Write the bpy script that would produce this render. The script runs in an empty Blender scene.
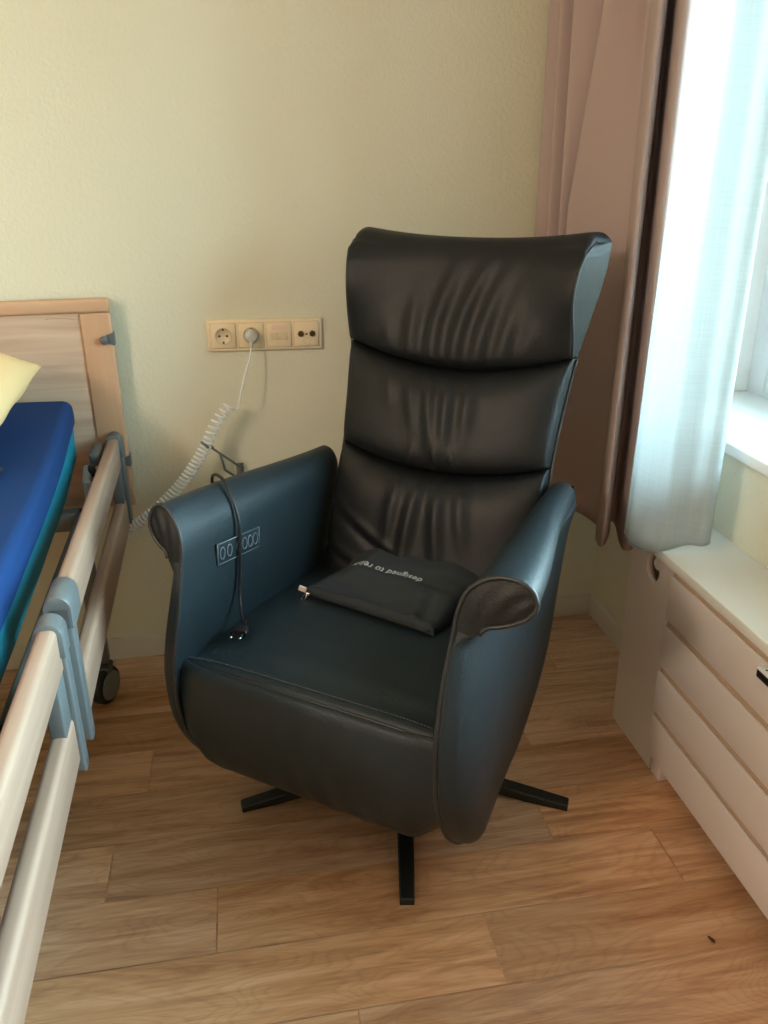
import bpy, bmesh, math, random
from mathutils import Vector, Matrix, Euler

random.seed(7)
scene = bpy.context.scene
COL = scene.collection
PI = math.pi

# ------------------------------------------------------------------ materials
def new_mat(name):
    m = bpy.data.materials.new(name); m.use_nodes = True
    nt = m.node_tree
    b = nt.nodes['Principled BSDF']
    return m, nt, b

def simple(name, col, rough=0.5, metal=0.0, spec=0.5, bump=0.0, bscale=200.0, var=0.0, vscale=8.0):
    m, nt, b = new_mat(name)
    b.inputs['Base Color'].default_value = (*col, 1)
    b.inputs['Roughness'].default_value = rough
    b.inputs['Metallic'].default_value = metal
    b.inputs['Specular IOR Level'].default_value = spec
    tc = nt.nodes.new('ShaderNodeTexCoord')
    if bump > 0:
        n = nt.nodes.new('ShaderNodeTexNoise'); n.inputs['Scale'].default_value = bscale
        n.inputs['Detail'].default_value = 3
        nt.links.new(tc.outputs['Object'], n.inputs['Vector'])
        bp = nt.nodes.new('ShaderNodeBump'); bp.inputs['Strength'].default_value = bump
        bp.inputs['Distance'].default_value = 0.002
        nt.links.new(n.outputs['Fac'], bp.inputs['Height'])
        nt.links.new(bp.outputs['Normal'], b.inputs['Normal'])
    if var > 0:
        n2 = nt.nodes.new('ShaderNodeTexNoise'); n2.inputs['Scale'].default_value = vscale
        nt.links.new(tc.outputs['Object'], n2.inputs['Vector'])
        mx = nt.nodes.new('ShaderNodeMix'); mx.data_type = 'RGBA'
        mx.inputs['A'].default_value = (*[c*(1-var) for c in col], 1)
        mx.inputs['B'].default_value = (*[min(1, c*(1+var)) for c in col], 1)
        nt.links.new(n2.outputs['Fac'], mx.inputs['Factor'])
        nt.links.new(mx.outputs['Result'], b.inputs['Base Color'])
    return m

def wall_material():
    m, nt, b = new_mat('cream_roughcast')
    b.inputs['Roughness'].default_value = 0.9
    b.inputs['Specular IOR Level'].default_value = 0.2
    tc = nt.nodes.new('ShaderNodeTexCoord')
    n = nt.nodes.new('ShaderNodeTexNoise'); n.inputs['Scale'].default_value = 95; n.inputs['Detail'].default_value = 4
    n.inputs['Roughness'].default_value = 0.6
    nt.links.new(tc.outputs['Object'], n.inputs['Vector'])
    bp = nt.nodes.new('ShaderNodeBump'); bp.inputs['Strength'].default_value = 0.6; bp.inputs['Distance'].default_value = 0.004
    nt.links.new(n.outputs['Fac'], bp.inputs['Height']); nt.links.new(bp.outputs['Normal'], b.inputs['Normal'])
    n2 = nt.nodes.new('ShaderNodeTexNoise'); n2.inputs['Scale'].default_value = 2.0
    nt.links.new(tc.outputs['Object'], n2.inputs['Vector'])
    mx = nt.nodes.new('ShaderNodeMix'); mx.data_type = 'RGBA'
    mx.inputs['A'].default_value = (0.665, 0.645, 0.505, 1); mx.inputs['B'].default_value = (0.705, 0.68, 0.535, 1)
    nt.links.new(n2.outputs['Fac'], mx.inputs['Factor']); nt.links.new(mx.outputs['Result'], b.inputs['Base Color'])
    return m

def leather(name, col, rough=0.42, bump=0.25, bscale=420, spec=0.36):
    m, nt, b = new_mat(name)
    b.inputs['Specular IOR Level'].default_value = spec
    tc = nt.nodes.new('ShaderNodeTexCoord')
    v = nt.nodes.new('ShaderNodeTexVoronoi'); v.inputs['Scale'].default_value = bscale
    nt.links.new(tc.outputs['Object'], v.inputs['Vector'])
    bp = nt.nodes.new('ShaderNodeBump'); bp.inputs['Strength'].default_value = bump; bp.inputs['Distance'].default_value = 0.0012
    nt.links.new(v.outputs['Distance'], bp.inputs['Height'])
    n = nt.nodes.new('ShaderNodeTexNoise'); n.inputs['Scale'].default_value = 14; n.inputs['Detail'].default_value = 5
    nt.links.new(tc.outputs['Object'], n.inputs['Vector'])
    bp2 = nt.nodes.new('ShaderNodeBump'); bp2.inputs['Strength'].default_value = 0.25; bp2.inputs['Distance'].default_value = 0.006
    nt.links.new(n.outputs['Fac'], bp2.inputs['Height']); nt.links.new(bp.outputs['Normal'], bp2.inputs['Normal'])
    nt.links.new(bp2.outputs['Normal'], b.inputs['Normal'])
    mx = nt.nodes.new('ShaderNodeMix'); mx.data_type = 'RGBA'
    mx.inputs['A'].default_value = (*[c*0.85 for c in col], 1); mx.inputs['B'].default_value = (*[c*1.15 for c in col], 1)
    nt.links.new(n.outputs['Fac'], mx.inputs['Factor']); nt.links.new(mx.outputs['Result'], b.inputs['Base Color'])
    mr = nt.nodes.new('ShaderNodeMapRange'); mr.inputs['To Min'].default_value = rough-0.05; mr.inputs['To Max'].default_value = rough+0.08
    nt.links.new(n.outputs['Fac'], mr.inputs['Value']); nt.links.new(mr.outputs['Result'], b.inputs['Roughness'])
    return m

def wood(name, c1, c2, axis=0, scale=1.0, rough=0.45, stretch=14.0, dark=0.0):
    """pale laminate with fine fibres running along the given axis"""
    m, nt, b = new_mat(name)
    b.inputs['Roughness'].default_value = rough
    tc = nt.nodes.new('ShaderNodeTexCoord')
    mp = nt.nodes.new('ShaderNodeMapping')
    s = [stretch*6*scale]*3; s[axis] = 2.2*scale
    mp.inputs['Scale'].default_value = s
    nt.links.new(tc.outputs['Object'], mp.inputs['Vector'])
    n = nt.nodes.new('ShaderNodeTexNoise'); n.inputs['Scale'].default_value = 1.0; n.inputs['Detail'].default_value = 5
    n.inputs['Distortion'].default_value = 0.6
    nt.links.new(mp.outputs['Vector'], n.inputs['Vector'])
    cr = nt.nodes.new('ShaderNodeValToRGB')
    cr.color_ramp.elements[0].position = 0.3; cr.color_ramp.elements[0].color = (*c1, 1)
    cr.color_ramp.elements[1].position = 0.7; cr.color_ramp.elements[1].color = (*c2, 1)
    nt.links.new(n.outputs['Fac'], cr.inputs['Fac'])
    nt.links.new(cr.outputs['Color'], b.inputs['Base Color'])
    return m

def floor_material():
    m, nt, b = new_mat('oak_vinyl_planks')
    L = nt.links.new
    at = nt.nodes.new('ShaderNodeAttribute'); at.attribute_name = 'plank'
    sep = nt.nodes.new('ShaderNodeSeparateColor'); L(at.outputs['Color'], sep.inputs['Color'])
    tc = nt.nodes.new('ShaderNodeTexCoord')
    cmb = nt.nodes.new('ShaderNodeCombineXYZ')
    mul = nt.nodes.new('ShaderNodeMath'); mul.operation = 'MULTIPLY'; mul.inputs[1].default_value = 31.0
    L(sep.outputs['Red'], mul.inputs[0]); L(mul.outputs[0], cmb.inputs['X'])
    mul2 = nt.nodes.new('ShaderNodeMath'); mul2.operation = 'MULTIPLY'; mul2.inputs[1].default_value = 40.0
    L(sep.outputs['Green'], mul2.inputs[0]); L(mul2.outputs[0], cmb.inputs['Z'])
    add = nt.nodes.new('ShaderNodeVectorMath'); add.operation = 'ADD'
    L(tc.outputs['Object'], add.inputs[0]); L(cmb.outputs[0], add.inputs[1])
    # broad streaks
    mp = nt.nodes.new('ShaderNodeMapping'); mp.inputs['Scale'].default_value = (2.2, 22, 1)
    L(add.outputs[0], mp.inputs['Vector'])
    n1 = nt.nodes.new('ShaderNodeTexNoise'); n1.inputs['Scale'].default_value = 1.0; n1.inputs['Detail'].default_value = 6
    n1.inputs['Roughness'].default_value = 0.62; n1.inputs['Distortion'].default_value = 1.4
    L(mp.outputs[0], n1.inputs['Vector'])
    # cathedral grain : contour lines of a smooth stretched noise
    mp2 = nt.nodes.new('ShaderNodeMapping'); mp2.inputs['Scale'].default_value = (2.6, 9.5, 1)
    L(add.outputs[0], mp2.inputs['Vector'])
    n2 = nt.nodes.new('ShaderNodeTexNoise'); n2.inputs['Scale'].default_value = 1.0; n2.inputs['Detail'].default_value = 1.5
    n2.inputs['Distortion'].default_value = 0.3
    L(mp2.outputs[0], n2.inputs['Vector'])
    k = nt.nodes.new('ShaderNodeMath'); k.operation = 'MULTIPLY'; k.inputs[1].default_value = 26.0
    L(n2.outputs['Fac'], k.inputs[0])
    fr = nt.nodes.new('ShaderNodeMath'); fr.operation = 'FRACT'; L(k.outputs[0], fr.inputs[0])
    cr2 = nt.nodes.new('ShaderNodeValToRGB')
    e = cr2.color_ramp.elements
    e[0].position = 0.0; e[0].color = (0.75, 0.75, 0.75, 1)
    e[1].position = 0.25; e[1].color = (1, 1, 1, 1)
    x = e.new(0.8); x.color = (0.97, 0.97, 0.97, 1)
    x = e.new(1.0); x.color = (0.78, 0.78, 0.78, 1)
    L(fr.outputs[0], cr2.inputs['Fac'])
    # fine pores
    mp3 = nt.nodes.new('ShaderNodeMapping'); mp3.inputs['Scale'].default_value = (14, 260, 1)
    L(add.outputs[0], mp3.inputs['Vector'])
    n3 = nt.nodes.new('ShaderNodeTexNoise'); n3.inputs['Scale'].default_value = 1.0; n3.inputs['Detail'].default_value = 3
    L(mp3.outputs[0], n3.inputs['Vector'])
    cr = nt.nodes.new('ShaderNodeValToRGB')
    e = cr.color_ramp.elements
    e[0].position = 0.30; e[0].color = (0.43, 0.210, 0.112, 1)
    e[1].position = 0.72; e[1].color = (0.80, 0.51, 0.33, 1)
    x = e.new(0.5); x.color = (0.64, 0.365, 0.208, 1)
    L(n1.outputs['Fac'], cr.inputs['Fac'])
    mx = nt.nodes.new('ShaderNodeMix'); mx.data_type = 'RGBA'; mx.blend_type = 'MULTIPLY'
    mx.inputs['Factor'].default_value = 0.5
    L(cr.outputs['Color'], mx.inputs['A']); L(cr2.outputs['Color'], mx.inputs['B'])
    mx2 = nt.nodes.new('ShaderNodeMix'); mx2.data_type = 'RGBA'; mx2.blend_type = 'OVERLAY'
    mx2.inputs['Factor'].default_value = 0.28
    L(mx.outputs['Result'], mx2.inputs['A']); L(n3.outputs['Fac'], mx2.inputs['B'])
    # plank to plank tone
    hsv = nt.nodes.new('ShaderNodeHueSaturation')
    mr = nt.nodes.new('ShaderNodeMapRange'); mr.inputs['To Min'].default_value = 0.84; mr.inputs['To Max'].default_value = 1.14
    L(sep.outputs['Blue'], mr.inputs['Value']); L(mr.outputs[0], hsv.inputs['Value'])
    mr2 = nt.nodes.new('ShaderNodeMapRange'); mr2.inputs['To Min'].default_value = 0.9; mr2.inputs['To Max'].default_value = 1.12
    L(sep.outputs['Green'], mr2.inputs['Value']); L(mr2.outputs[0], hsv.inputs['Saturation'])
    L(mx2.outputs['Result'], hsv.inputs['Color']); L(hsv.outputs['Color'], b.inputs['Base Color'])
    b.inputs['Roughness'].default_value = 0.42
    b.inputs['Specular IOR Level'].default_value = 0.45
    bp = nt.nodes.new('ShaderNodeBump'); bp.inputs['Strength'].default_value = 0.12; bp.inputs['Distance'].default_value = 0.001
    L(n3.outputs['Fac'], bp.inputs['Height']); L(bp.outputs[0], b.inputs['Normal'])
    return m

def cloth(name, col, trans=0.25, weave=900.0, see=0.0, bump=0.15):
    m, nt, b = new_mat(name)
    L = nt.links.new
    out = nt.nodes['Material Output']
    nt.nodes.remove(b)
    d = nt.nodes.new('ShaderNodeBsdfDiffuse'); d.inputs['Color'].default_value = (*col, 1)
    t = nt.nodes.new('ShaderNodeBsdfTranslucent'); t.inputs['Color'].default_value = (*col, 1)
    mx = nt.nodes.new('ShaderNodeMixShader'); mx.inputs[0].default_value = trans
    L(d.outputs[0], mx.inputs[1]); L(t.outputs[0], mx.inputs[2])
    tc = nt.nodes.new('ShaderNodeTexCoord')
    n = nt.nodes.new('ShaderNodeTexNoise'); n.inputs['Scale'].default_value = weave; n.inputs['Detail'].default_value = 2
    L(tc.outputs['Object'], n.inputs['Vector'])
    bp = nt.nodes.new('ShaderNodeBump'); bp.inputs['Strength'].default_value = bump; bp.inputs['Distance'].default_value = 0.001
    L(n.outputs['Fac'], bp.inputs['Height']); L(bp.outputs[0], d.inputs['Normal'])
    last = mx
    if see > 0:
        tr = nt.nodes.new('ShaderNodeBsdfTransparent')
        mx2 = nt.nodes.new('ShaderNodeMixShader')
        # slubby threads : horizontal and vertical streaks change how dense the voile is
        mpa = nt.nodes.new('ShaderNodeMapping'); mpa.inputs['Scale'].default_value = (9, 9, 420)
        mpb = nt.nodes.new('ShaderNodeMapping'); mpb.inputs['Scale'].default_value = (330, 330, 7)
        L(tc.outputs['Object'], mpa.inputs[0]); L(tc.outputs['Object'], mpb.inputs[0])
        na = nt.nodes.new('ShaderNodeTexNoise'); na.inputs['Scale'].default_value = 1; L(mpa.outputs[0], na.inputs['Vector'])
        nb = nt.nodes.new('ShaderNodeTexNoise'); nb.inputs['Scale'].default_value = 1; L(mpb.outputs[0], nb.inputs['Vector'])
        ad = nt.nodes.new('ShaderNodeMath'); ad.operation = 'ADD'; L(na.outputs['Fac'], ad.inputs[0]); L(nb.outputs['Fac'], ad.inputs[1])
        mr = nt.nodes.new('ShaderNodeMapRange'); mr.inputs['From Min'].default_value = 0.7; mr.inputs['From Max'].default_value = 1.3
        mr.inputs['To Min'].default_value = see+0.05; mr.inputs['To Max'].default_value = see-0.05
        L(ad.outputs[0], mr.inputs['Value']); L(mr.outputs[0], mx2.inputs[0])
        L(mx.outputs[0], mx2.inputs[1]); L(tr.outputs[0], mx2.inputs[2])
        last = mx2
    L(last.outputs[0], out.inputs['Surface'])
    return m

def glass_mat():
    m, nt, b = new_mat('window_glass')
    out = nt.nodes['Material Output']; nt.nodes.remove(b)
    tr = nt.nodes.new('ShaderNodeBsdfTransparent'); tr.inputs['Color'].default_value = (0.97, 0.99, 0.98, 1)
    gl = nt.nodes.new('ShaderNodeBsdfGlossy'); gl.inputs['Roughness'].default_value = 0.02
    fr = nt.nodes.new('ShaderNodeFresnel'); fr.inputs['IOR'].default_value = 1.45
    mx = nt.nodes.new('ShaderNodeMixShader')
    nt.links.new(fr.outputs[0], mx.inputs[0]); nt.links.new(tr.outputs[0], mx.inputs[1]); nt.links.new(gl.outputs[0], mx.inputs[2])
    nt.links.new(mx.outputs[0], out.inputs['Surface'])
    return m

M = dict(
    wall=wall_material(),
    ceiling=simple('ceiling_white', (0.66, 0.64, 0.60), 0.9),
    skirting=simple('skirting_white', (0.66, 0.62, 0.54), 0.5),
    floor=floor_material(),
    sill=simple('sill_white', (0.86, 0.87, 0.86), 0.3),
    frame=simple('window_frame_white', (0.72, 0.76, 0.78), 0.35),
    glass=glass_mat(),
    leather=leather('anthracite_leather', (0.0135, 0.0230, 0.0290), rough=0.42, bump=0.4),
    leather_back=leather('anthracite_leather_dark', (0.0080, 0.0096, 0.0115), rough=0.43, bump=0.3, spec=0.33),  # backrest and roll ends, darker and less blue than the seat
    piping=simple('leather_piping', (0.018, 0.020, 0.023), 0.4),
    stitch=simple('grey_thread', (0.09, 0.10, 0.11), 0.7),
    base=simple('black_metal', (0.008, 0.012, 0.013), 0.42, 0.0, 0.5),
    felt=simple('dark_lining', (0.01, 0.01, 0.01), 0.9),
    panel=simple('control_black', (0.018, 0.026, 0.032), 0.32),
    ring=simple('control_silver', (0.20, 0.25, 0.28), 0.4, 0.4),
    cable=simple('black_cable', (0.010, 0.010, 0.011), 0.35),
    chrome=simple('bright_steel', (0.75, 0.75, 0.74), 0.22, 1.0),
    nylon=simple('black_nylon', (0.030, 0.036, 0.042), 0.75, 0, 0.3, bump=0.5, bscale=700),
    nylon_dark=simple('black_zip_tape', (0.010, 0.011, 0.012), 0.6),
    print=simple('white_print', (0.72, 0.74, 0.75), 0.6),
    tab=simple('beige_tab', (0.78, 0.64, 0.58), 0.7),
    cream=simple('cream_plastic', (0.80, 0.66, 0.45), 0.35),
    cream_dark=simple('cream_plastic_recess', (0.70, 0.56, 0.37), 0.4),
    pinkstrip=simple('label_strip', (0.80, 0.58, 0.48), 0.5),
    darkhole=simple('socket_hole', (0.02, 0.018, 0.015), 0.6),
    bronze=simple('antenna_metal', (0.16, 0.12, 0.07), 0.35, 0.8),
    plug_grey=simple('plug_grey', (0.50, 0.52, 0.50), 0.45),
    coil=simple('coil_white', (0.80, 0.85, 0.87), 0.4),
    steel=simple('dull_steel', (0.22, 0.235, 0.235), 0.4, 0.7),
    beech_top=wood('beech_frame', (0.50, 0.295, 0.175), (0.55, 0.335, 0.205), axis=0, stretch=6),
    beech_post=wood('beech_post', (0.49, 0.295, 0.175), (0.535, 0.33, 0.20), axis=2, stretch=6),
    beech_panel=wood('beech_panel', (0.40, 0.265, 0.18), (0.56, 0.40, 0.29), axis=0, stretch=7),
    rail=wood('beech_rail', (0.295, 0.19, 0.135), (0.375, 0.255, 0.19), axis=1, stretch=8, rough=0.45),
    grey_plastic=simple('blue_grey_plastic', (0.115, 0.130, 0.136), 0.40, 0.1),
    grey_light=simple('pale_grey_plastic', (0.33, 0.35, 0.35), 0.4),
    grey_dark=simple('dark_grey_plastic', (0.10, 0.11, 0.115), 0.5),
    frame_metal=simple('bed_frame_grey', (0.16, 0.16, 0.155), 0.5, 0.3),
    rubber=simple('black_rubber', (0.012, 0.012, 0.013), 0.6),
    disc=simple('caster_disc', (0.19, 0.22, 0.205), 0.5),
    blue=simple('blue_sheet', (0.004, 0.034, 0.130), 0.75, 0, 0.25, bump=0.3, bscale=600, var=0.08, vscale=5),
    teal=simple('teal_mattress', (0.006, 0.20, 0.29), 0.6, 0, 0.3),
    yellow=cloth('yellow_cotton', (0.76, 0.53, 0.27), 0.12, 500, bump=0.3),
    tablet=simple('dark_device', (0.02, 0.022, 0.018), 0.35),
    pink=cloth('dusky_pink_curtain', (0.45, 0.350, 0.33), 0.08, 700),
    sheer=cloth('white_voile', (0.58, 0.635, 0.65), 0.5, 800, see=0.26),
    cover=simple('cover_white_lamp_tint', (0.72, 0.645, 0.62), 0.45),  # white with warm lamplight mixed into the colour, pinker than the top
    cover_top=simple('cover_top_white', (0.80, 0.80, 0.76), 0.4),
    cover_groove_shade=simple('cover_groove_shade', (0.50, 0.36, 0.25), 0.6),  # tan paints the warm shade inside the grooves of the white front
    silver=simple('silver_plastic', (0.75, 0.76, 0.78), 0.35),
    crumb=simple('dark_crumb', (0.03, 0.012, 0.008), 0.8),
)

# ------------------------------------------------------------------ helpers
class MB:
    """collects shapes into ONE mesh"""
    def __init__(self): self.v = []; self.f = []; self.sm = []
    def add(self, v, f, smooth=True):
        o = len(self.v); self.v += [tuple(p) for p in v]
        self.f += [tuple(i+o for i in q) for q in f]; self.sm += [smooth]*len(f)
        return self
    def box(self, c, s, bev=0.0, rot=None, seg=2, smooth=None):
        bm = bmesh.new(); bmesh.ops.create_cube(bm, size=1.0)
        for v in bm.verts: v.co = Vector((v.co.x*s[0], v.co.y*s[1], v.co.z*s[2]))
        if bev > 0:
            bmesh.ops.bevel(bm, geom=list(bm.edges), offset=bev, segments=seg, profile=0.5, affect='EDGES')
        mat = (rot.to_matrix() if isinstance(rot, Euler) else rot) if rot is not None else Matrix.Identity(3)
        vs = [Vector(c) + mat @ v.co for v in bm.verts]
        bm.verts.index_update()
        fs = [[v.index for v in f.verts] for f in bm.faces]
        bm.free()
        return self.add(vs, fs, bev > 0 if smooth is None else smooth)
    def span(self, a, b, bev=0.0, seg=2):
        c = [(a[i]+b[i])/2 for i in range(3)]; s = [abs(b[i]-a[i]) for i in range(3)]
        return self.box(c, s, bev, seg=seg)
    def tube(self, pts, r, seg=10, closed=False, cap=True):
        pts = [Vector(p) for p in pts]; n = len(pts)
        rs = r if isinstance(r, (list, tuple)) else [r]*n
        vs, fs = [], []
        def tan(i):
            if closed: t = pts[(i+1) % n]-pts[i-1]
            elif i == 0: t = pts[1]-pts[0]
            elif i == n-1: t = pts[-1]-pts[-2]
            else: t = pts[i+1]-pts[i-1]
            return t.normalized() if t.length > 1e-9 else Vector((0, 0, 1))
        t0 = tan(0)
        up = Vector((0, 0, 1)) if abs(t0.z) < 0.9 else Vector((1, 0, 0))
        nrm = (up - t0*up.dot(t0)).normalized()
        for i in range(n):
            t = tan(i)
            nrm = (nrm - t*nrm.dot(t))
            nrm = nrm.normalized() if nrm.length > 1e-6 else t.orthogonal().normalized()
            bn = t.cross(nrm)
            for k in range(seg):
                a = 2*PI*k/seg
                vs.append(pts[i] + (nrm*math.cos(a)+bn*math.sin(a))*rs[i])
        m = n if closed else n-1
        for i in range(m):
            for k in range(seg):
                a = i*seg+k; b = i*seg+(k+1) % seg
                c = ((i+1) % n)*seg+(k+1) % seg; d = ((i+1) % n)*seg+k
                fs.append((a, b, c, d))
        if cap and not closed:
            fs.append(tuple(range(seg-1, -1, -1))); fs.append(tuple((n-1)*seg+k for k in range(seg)))
        return self.add(vs, fs)
    def cyl(self, a, b, r, seg=24, r2=None):
        return self.tube([a, b], [r, r if r2 is None else r2], seg)
    def lathe(self, c, axis, prof, seg=28):
        """prof: list of (distance along axis, radius)"""
        ax = Vector(axis).normalized(); u = ax.orthogonal().normalized(); w = ax.cross(u)
        vs, fs = [], []
        for d, r in prof:
            for k in range(seg):
                a = 2*PI*k/seg
                vs.append(Vector(c)+ax*d+(u*math.cos(a)+w*math.sin(a))*r)
        for i in range(len(prof)-1):
            for k in range(seg):
                fs.append((i*seg+k, i*seg+(k+1) % seg, (i+1)*seg+(k+1) % seg, (i+1)*seg+k))
        fs.append(tuple(range(seg-1, -1, -1))); fs.append(tuple((len(prof)-1)*seg+k for k in range(seg)))
        return self.add(vs, fs)
    def grid(self, fn, nu, nv, closed_u=False, smooth=True):
        vs = [fn(i/(nu if closed_u else nu-1), j/(nv-1)) for j in range(nv) for i in range(nu)]
        fs = []
        for j in range(nv-1):
            for i in range(nu if closed_u else nu-1):
                i2 = (i+1) % nu
                fs.append((j*nu+i, j*nu+i2, (j+1)*nu+i2, (j+1)*nu+i))
        return self.add(vs, fs, smooth)
    def build(self, name, mat, parent=None, weld=0.0, recalc=True, auto=None):
        me = bpy.data.meshes.new(name)
        me.from_pydata(self.v, [], self.f)
        me.polygons.foreach_set('use_smooth', self.sm)
        bm = bmesh.new(); bm.from_mesh(me)
        if weld > 0: bmesh.ops.remove_doubles(bm, verts=list(bm.verts), dist=weld)
        if recalc: bmesh.ops.recalc_face_normals(bm, faces=list(bm.faces))
        if auto:
            for e in bm.edges:
                if len(e.link_faces) == 2 and e.calc_face_angle(0) > math.radians(auto): e.smooth = False
        bm.to_mesh(me); bm.free(); me.update()
        me.materials.append(mat)
        o = bpy.data.objects.new(name, me); COL.objects.link(o)
        if parent is not None: o.parent = parent
        return o

def tag(o, label, cat, group=None):
    o['label'] = label; o['category'] = cat
    if group: o['group'] = group
    return o

def thing(name, label, cat, loc=(0, 0, 0), rz=0.0):
    o = bpy.data.objects.new(name, None); COL.objects.link(o)
    o.empty_display_size = 0.1
    o.location = loc; o.rotation_euler = (0, 0, rz)
    return tag(o, label, cat)

def struct(o): o['kind'] = 'structure'; return o

def lerp(a, b, t): return a+(b-a)*t
def interp(xs, ys, x):
    if x <= xs[0]: return ys[0]
    for i in range(len(xs)-1):
        if x <= xs[i+1]:
            return lerp(ys[i], ys[i+1], (x-xs[i])/(xs[i+1]-xs[i]))
    return ys[-1]
def smooth_interp(xs, ys, x):
    """Catmull-Rom style interpolation"""
    n = len(xs)
    if x <= xs[0]: return ys[0]
    if x >= xs[-1]: return ys[-1]
    for i in range(n-1):
        if x <= xs[i+1]:
            h = xs[i+1]-xs[i]; t = (x-xs[i])/h
            m0 = (ys[i+1]-ys[i-1])/(xs[i+1]-xs[i-1]) if i > 0 else (ys[1]-ys[0])/(xs[1]-xs[0])
            m1 = (ys[i+2]-ys[i])/(xs[i+2]-xs[i]) if i+2 < n else (ys[i+1]-ys[i])/h
            return ((2*t**3-3*t*t+1)*ys[i]+(t**3-2*t*t+t)*h*m0+(-2*t**3+3*t*t)*ys[i+1]+(t**3-t*t)*h*m1)
def spline(pts, n):
    """smooth curve through points, n samples"""
    pts = [Vector(p) for p in pts]
    d = [0]
    for i in range(1, len(pts)): d.append(d[-1]+(pts[i]-pts[i-1]).length)
    out = []
    for k in range(n):
        s = d[-1]*k/(n-1)
        out.append(Vector([smooth_interp(d, [p[c] for p in pts], s) for c in range(len(pts[0]))]))
    return out
def sstep(a, b, x):
    t = min(1, max(0, (x-a)/(b-a))); return t*t*(3-2*t)

# ------------------------------------------------------------------ room
XL, YF, ZC = -5.2, -6.0, 2.60       # far left wall, wall behind the camera, ceiling
XO = 0.34                           # outside face of the window wall
WY0, WY1, WZ0, WZ1 = -0.215, -2.5, 0.735, 2.25

# floor : individual planks 152 x 914 mm in one mesh
def make_floor():
    vs, fs, cols = [], [], []
    W, Lg, g = 0.152, 0.914, 0.0013
    known = {-1: -1.158, -2: -0.658, -3: -0.92, 0: -0.46, 1: -0.80, 2: -1.32, 3: -0.62, 4: -0.222, 5: -0.55}
    base = -0.905
    def quad(x0, x1, y0, y1, z, c):
        o = len(vs); vs.extend([(x0, y0, z), (x1, y0, z), (x1, y1, z), (x0, y1, z)]); fs.append((o, o+1, o+2, o+3)); cols.append(c)
    quad(XL, XO, YF, 0.1, -0.0015, (0.5, 0.5, -2.2, 1))
    rr = random.Random(11)
    for row in range(-34, 7):
        y0 = base+row*W; y1 = y0+W
        if y1 > 0.1: y1 = 0.1
        if y0 > 0.05: continue
        j = known.get(row, None)
        if j is None: j = -rr.random()*Lg
        x = j
        while x < XO: x += Lg
        xs = []
        while x > XL: xs.append(x); x -= Lg
        xs.append(x)
        for a, b_ in zip(xs[1:], xs[:-1]):
            a2, b2 = max(a, XL), min(b_, XO)
            if b2-a2 < 0.01: continue
            quad(a2+g, b2-g, y0+g, y1-g, 0.0, (rr.random(), rr.random(), rr.random(), 1))
    me = bpy.data.meshes.new('floor'); me.from_pydata(vs, [], fs)
    ca = me.color_attributes.new('plank', 'FLOAT_COLOR', 'CORNER')
    for p in me.polygons:
        for li in p.loop_indices: ca.data[li].color = cols[p.index]
    me.materials.append(M['floor'])
    o = bpy.data.objects.new('floor', me); COL.objects.link(o)
    return struct(o)
make_floor()
struct(MB().span((XL, YF, ZC), (XO, 0.12, ZC+0.1)).build('ceiling', M['ceiling']))
struct(MB().span((XL, 0.0, -0.05), (XO, 0.12, ZC)).build('wall_back', M['wall']))
struct(MB().span((XL-0.12, YF, -0.05), (XL, 0.12, ZC)).build('wall_left', M['wall']))
struct(MB().span((XL, YF-0.12, -0.05), (XO, YF, ZC)).build('wall_front', M['wall']))
wr = MB()
wr.span((0, YF, -0.05), (XO, 0.0, WZ0)).span((0, YF, WZ1), (XO, 0.0, ZC))
wr.span((0, WY0, WZ0), (XO, 0.0, WZ1)).span((0, YF, WZ0), (XO, WY1, WZ1))
struct(wr.build('wall_right', M['wall']))
struct(MB().span((XL, -0.012, 0.0), (0.0, 0.0, 0.068), 0.002).build('baseboard_back', M['skirting']))
struct(MB().span((-0.012, YF, 0.0), (0.0, -0.0125, 0.068), 0.002).build('baseboard_right', M['skirting']))

# window
win = struct(bpy.data.objects.new('window_1', None)); COL.objects.link(win)
fr = MB(); fw = 0.075
fr.span((0.275, WY0, WZ0+0.02), (0.335, WY0-fw, WZ1), 0.006).span((0.275, WY1+fw, WZ0+0.02), (0.335, WY1, WZ1), 0.006)
fr.span((0.277, WY0-fw, WZ0+0.02), (0.333, WY1+fw, WZ0+0.02+fw), 0.006).span((0.277, WY0-fw, WZ1-fw), (0.333, WY1+fw, WZ1), 0.006)
fr.span((0.279, -1.30, WZ0+0.02+fw), (0.331, -1.40, WZ1-fw), 0.006)
struct(fr.build('window_frame', M['frame'], win))
struct(MB().span((0.302, WY0-0.06, WZ0+0.08), (0.308, -1.31, WZ1-0.06)).build('pane', M['glass'], win))
struct(MB().span((0.302, -1.39, WZ0+0.08), (0.308, WY1+0.06, WZ1-0.06)).build('pane', M['glass'], win))
struct(MB().span((-0.018, WY0+0.0, WZ0), (0.30, WY1, WZ0+0.025), 0.003).build('windowsill', M['sill'], win))

struct(MB().span((0.001, WY0-0.004, WZ0+0.026), (0.277, WY0+0.001, WZ1), 0.0).build('window_reveal', M['sill'], win))

# ------------------------------------------------------------------ recliner chair
CH = (-0.742, -0.631, 0.0); CRZ = math.atan2(-0.6, 0.8)
chair = thing('recliner_chair', 'dark anthracite leather swivel recliner armchair with high winged back', 'armchair', CH, CRZ)

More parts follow.
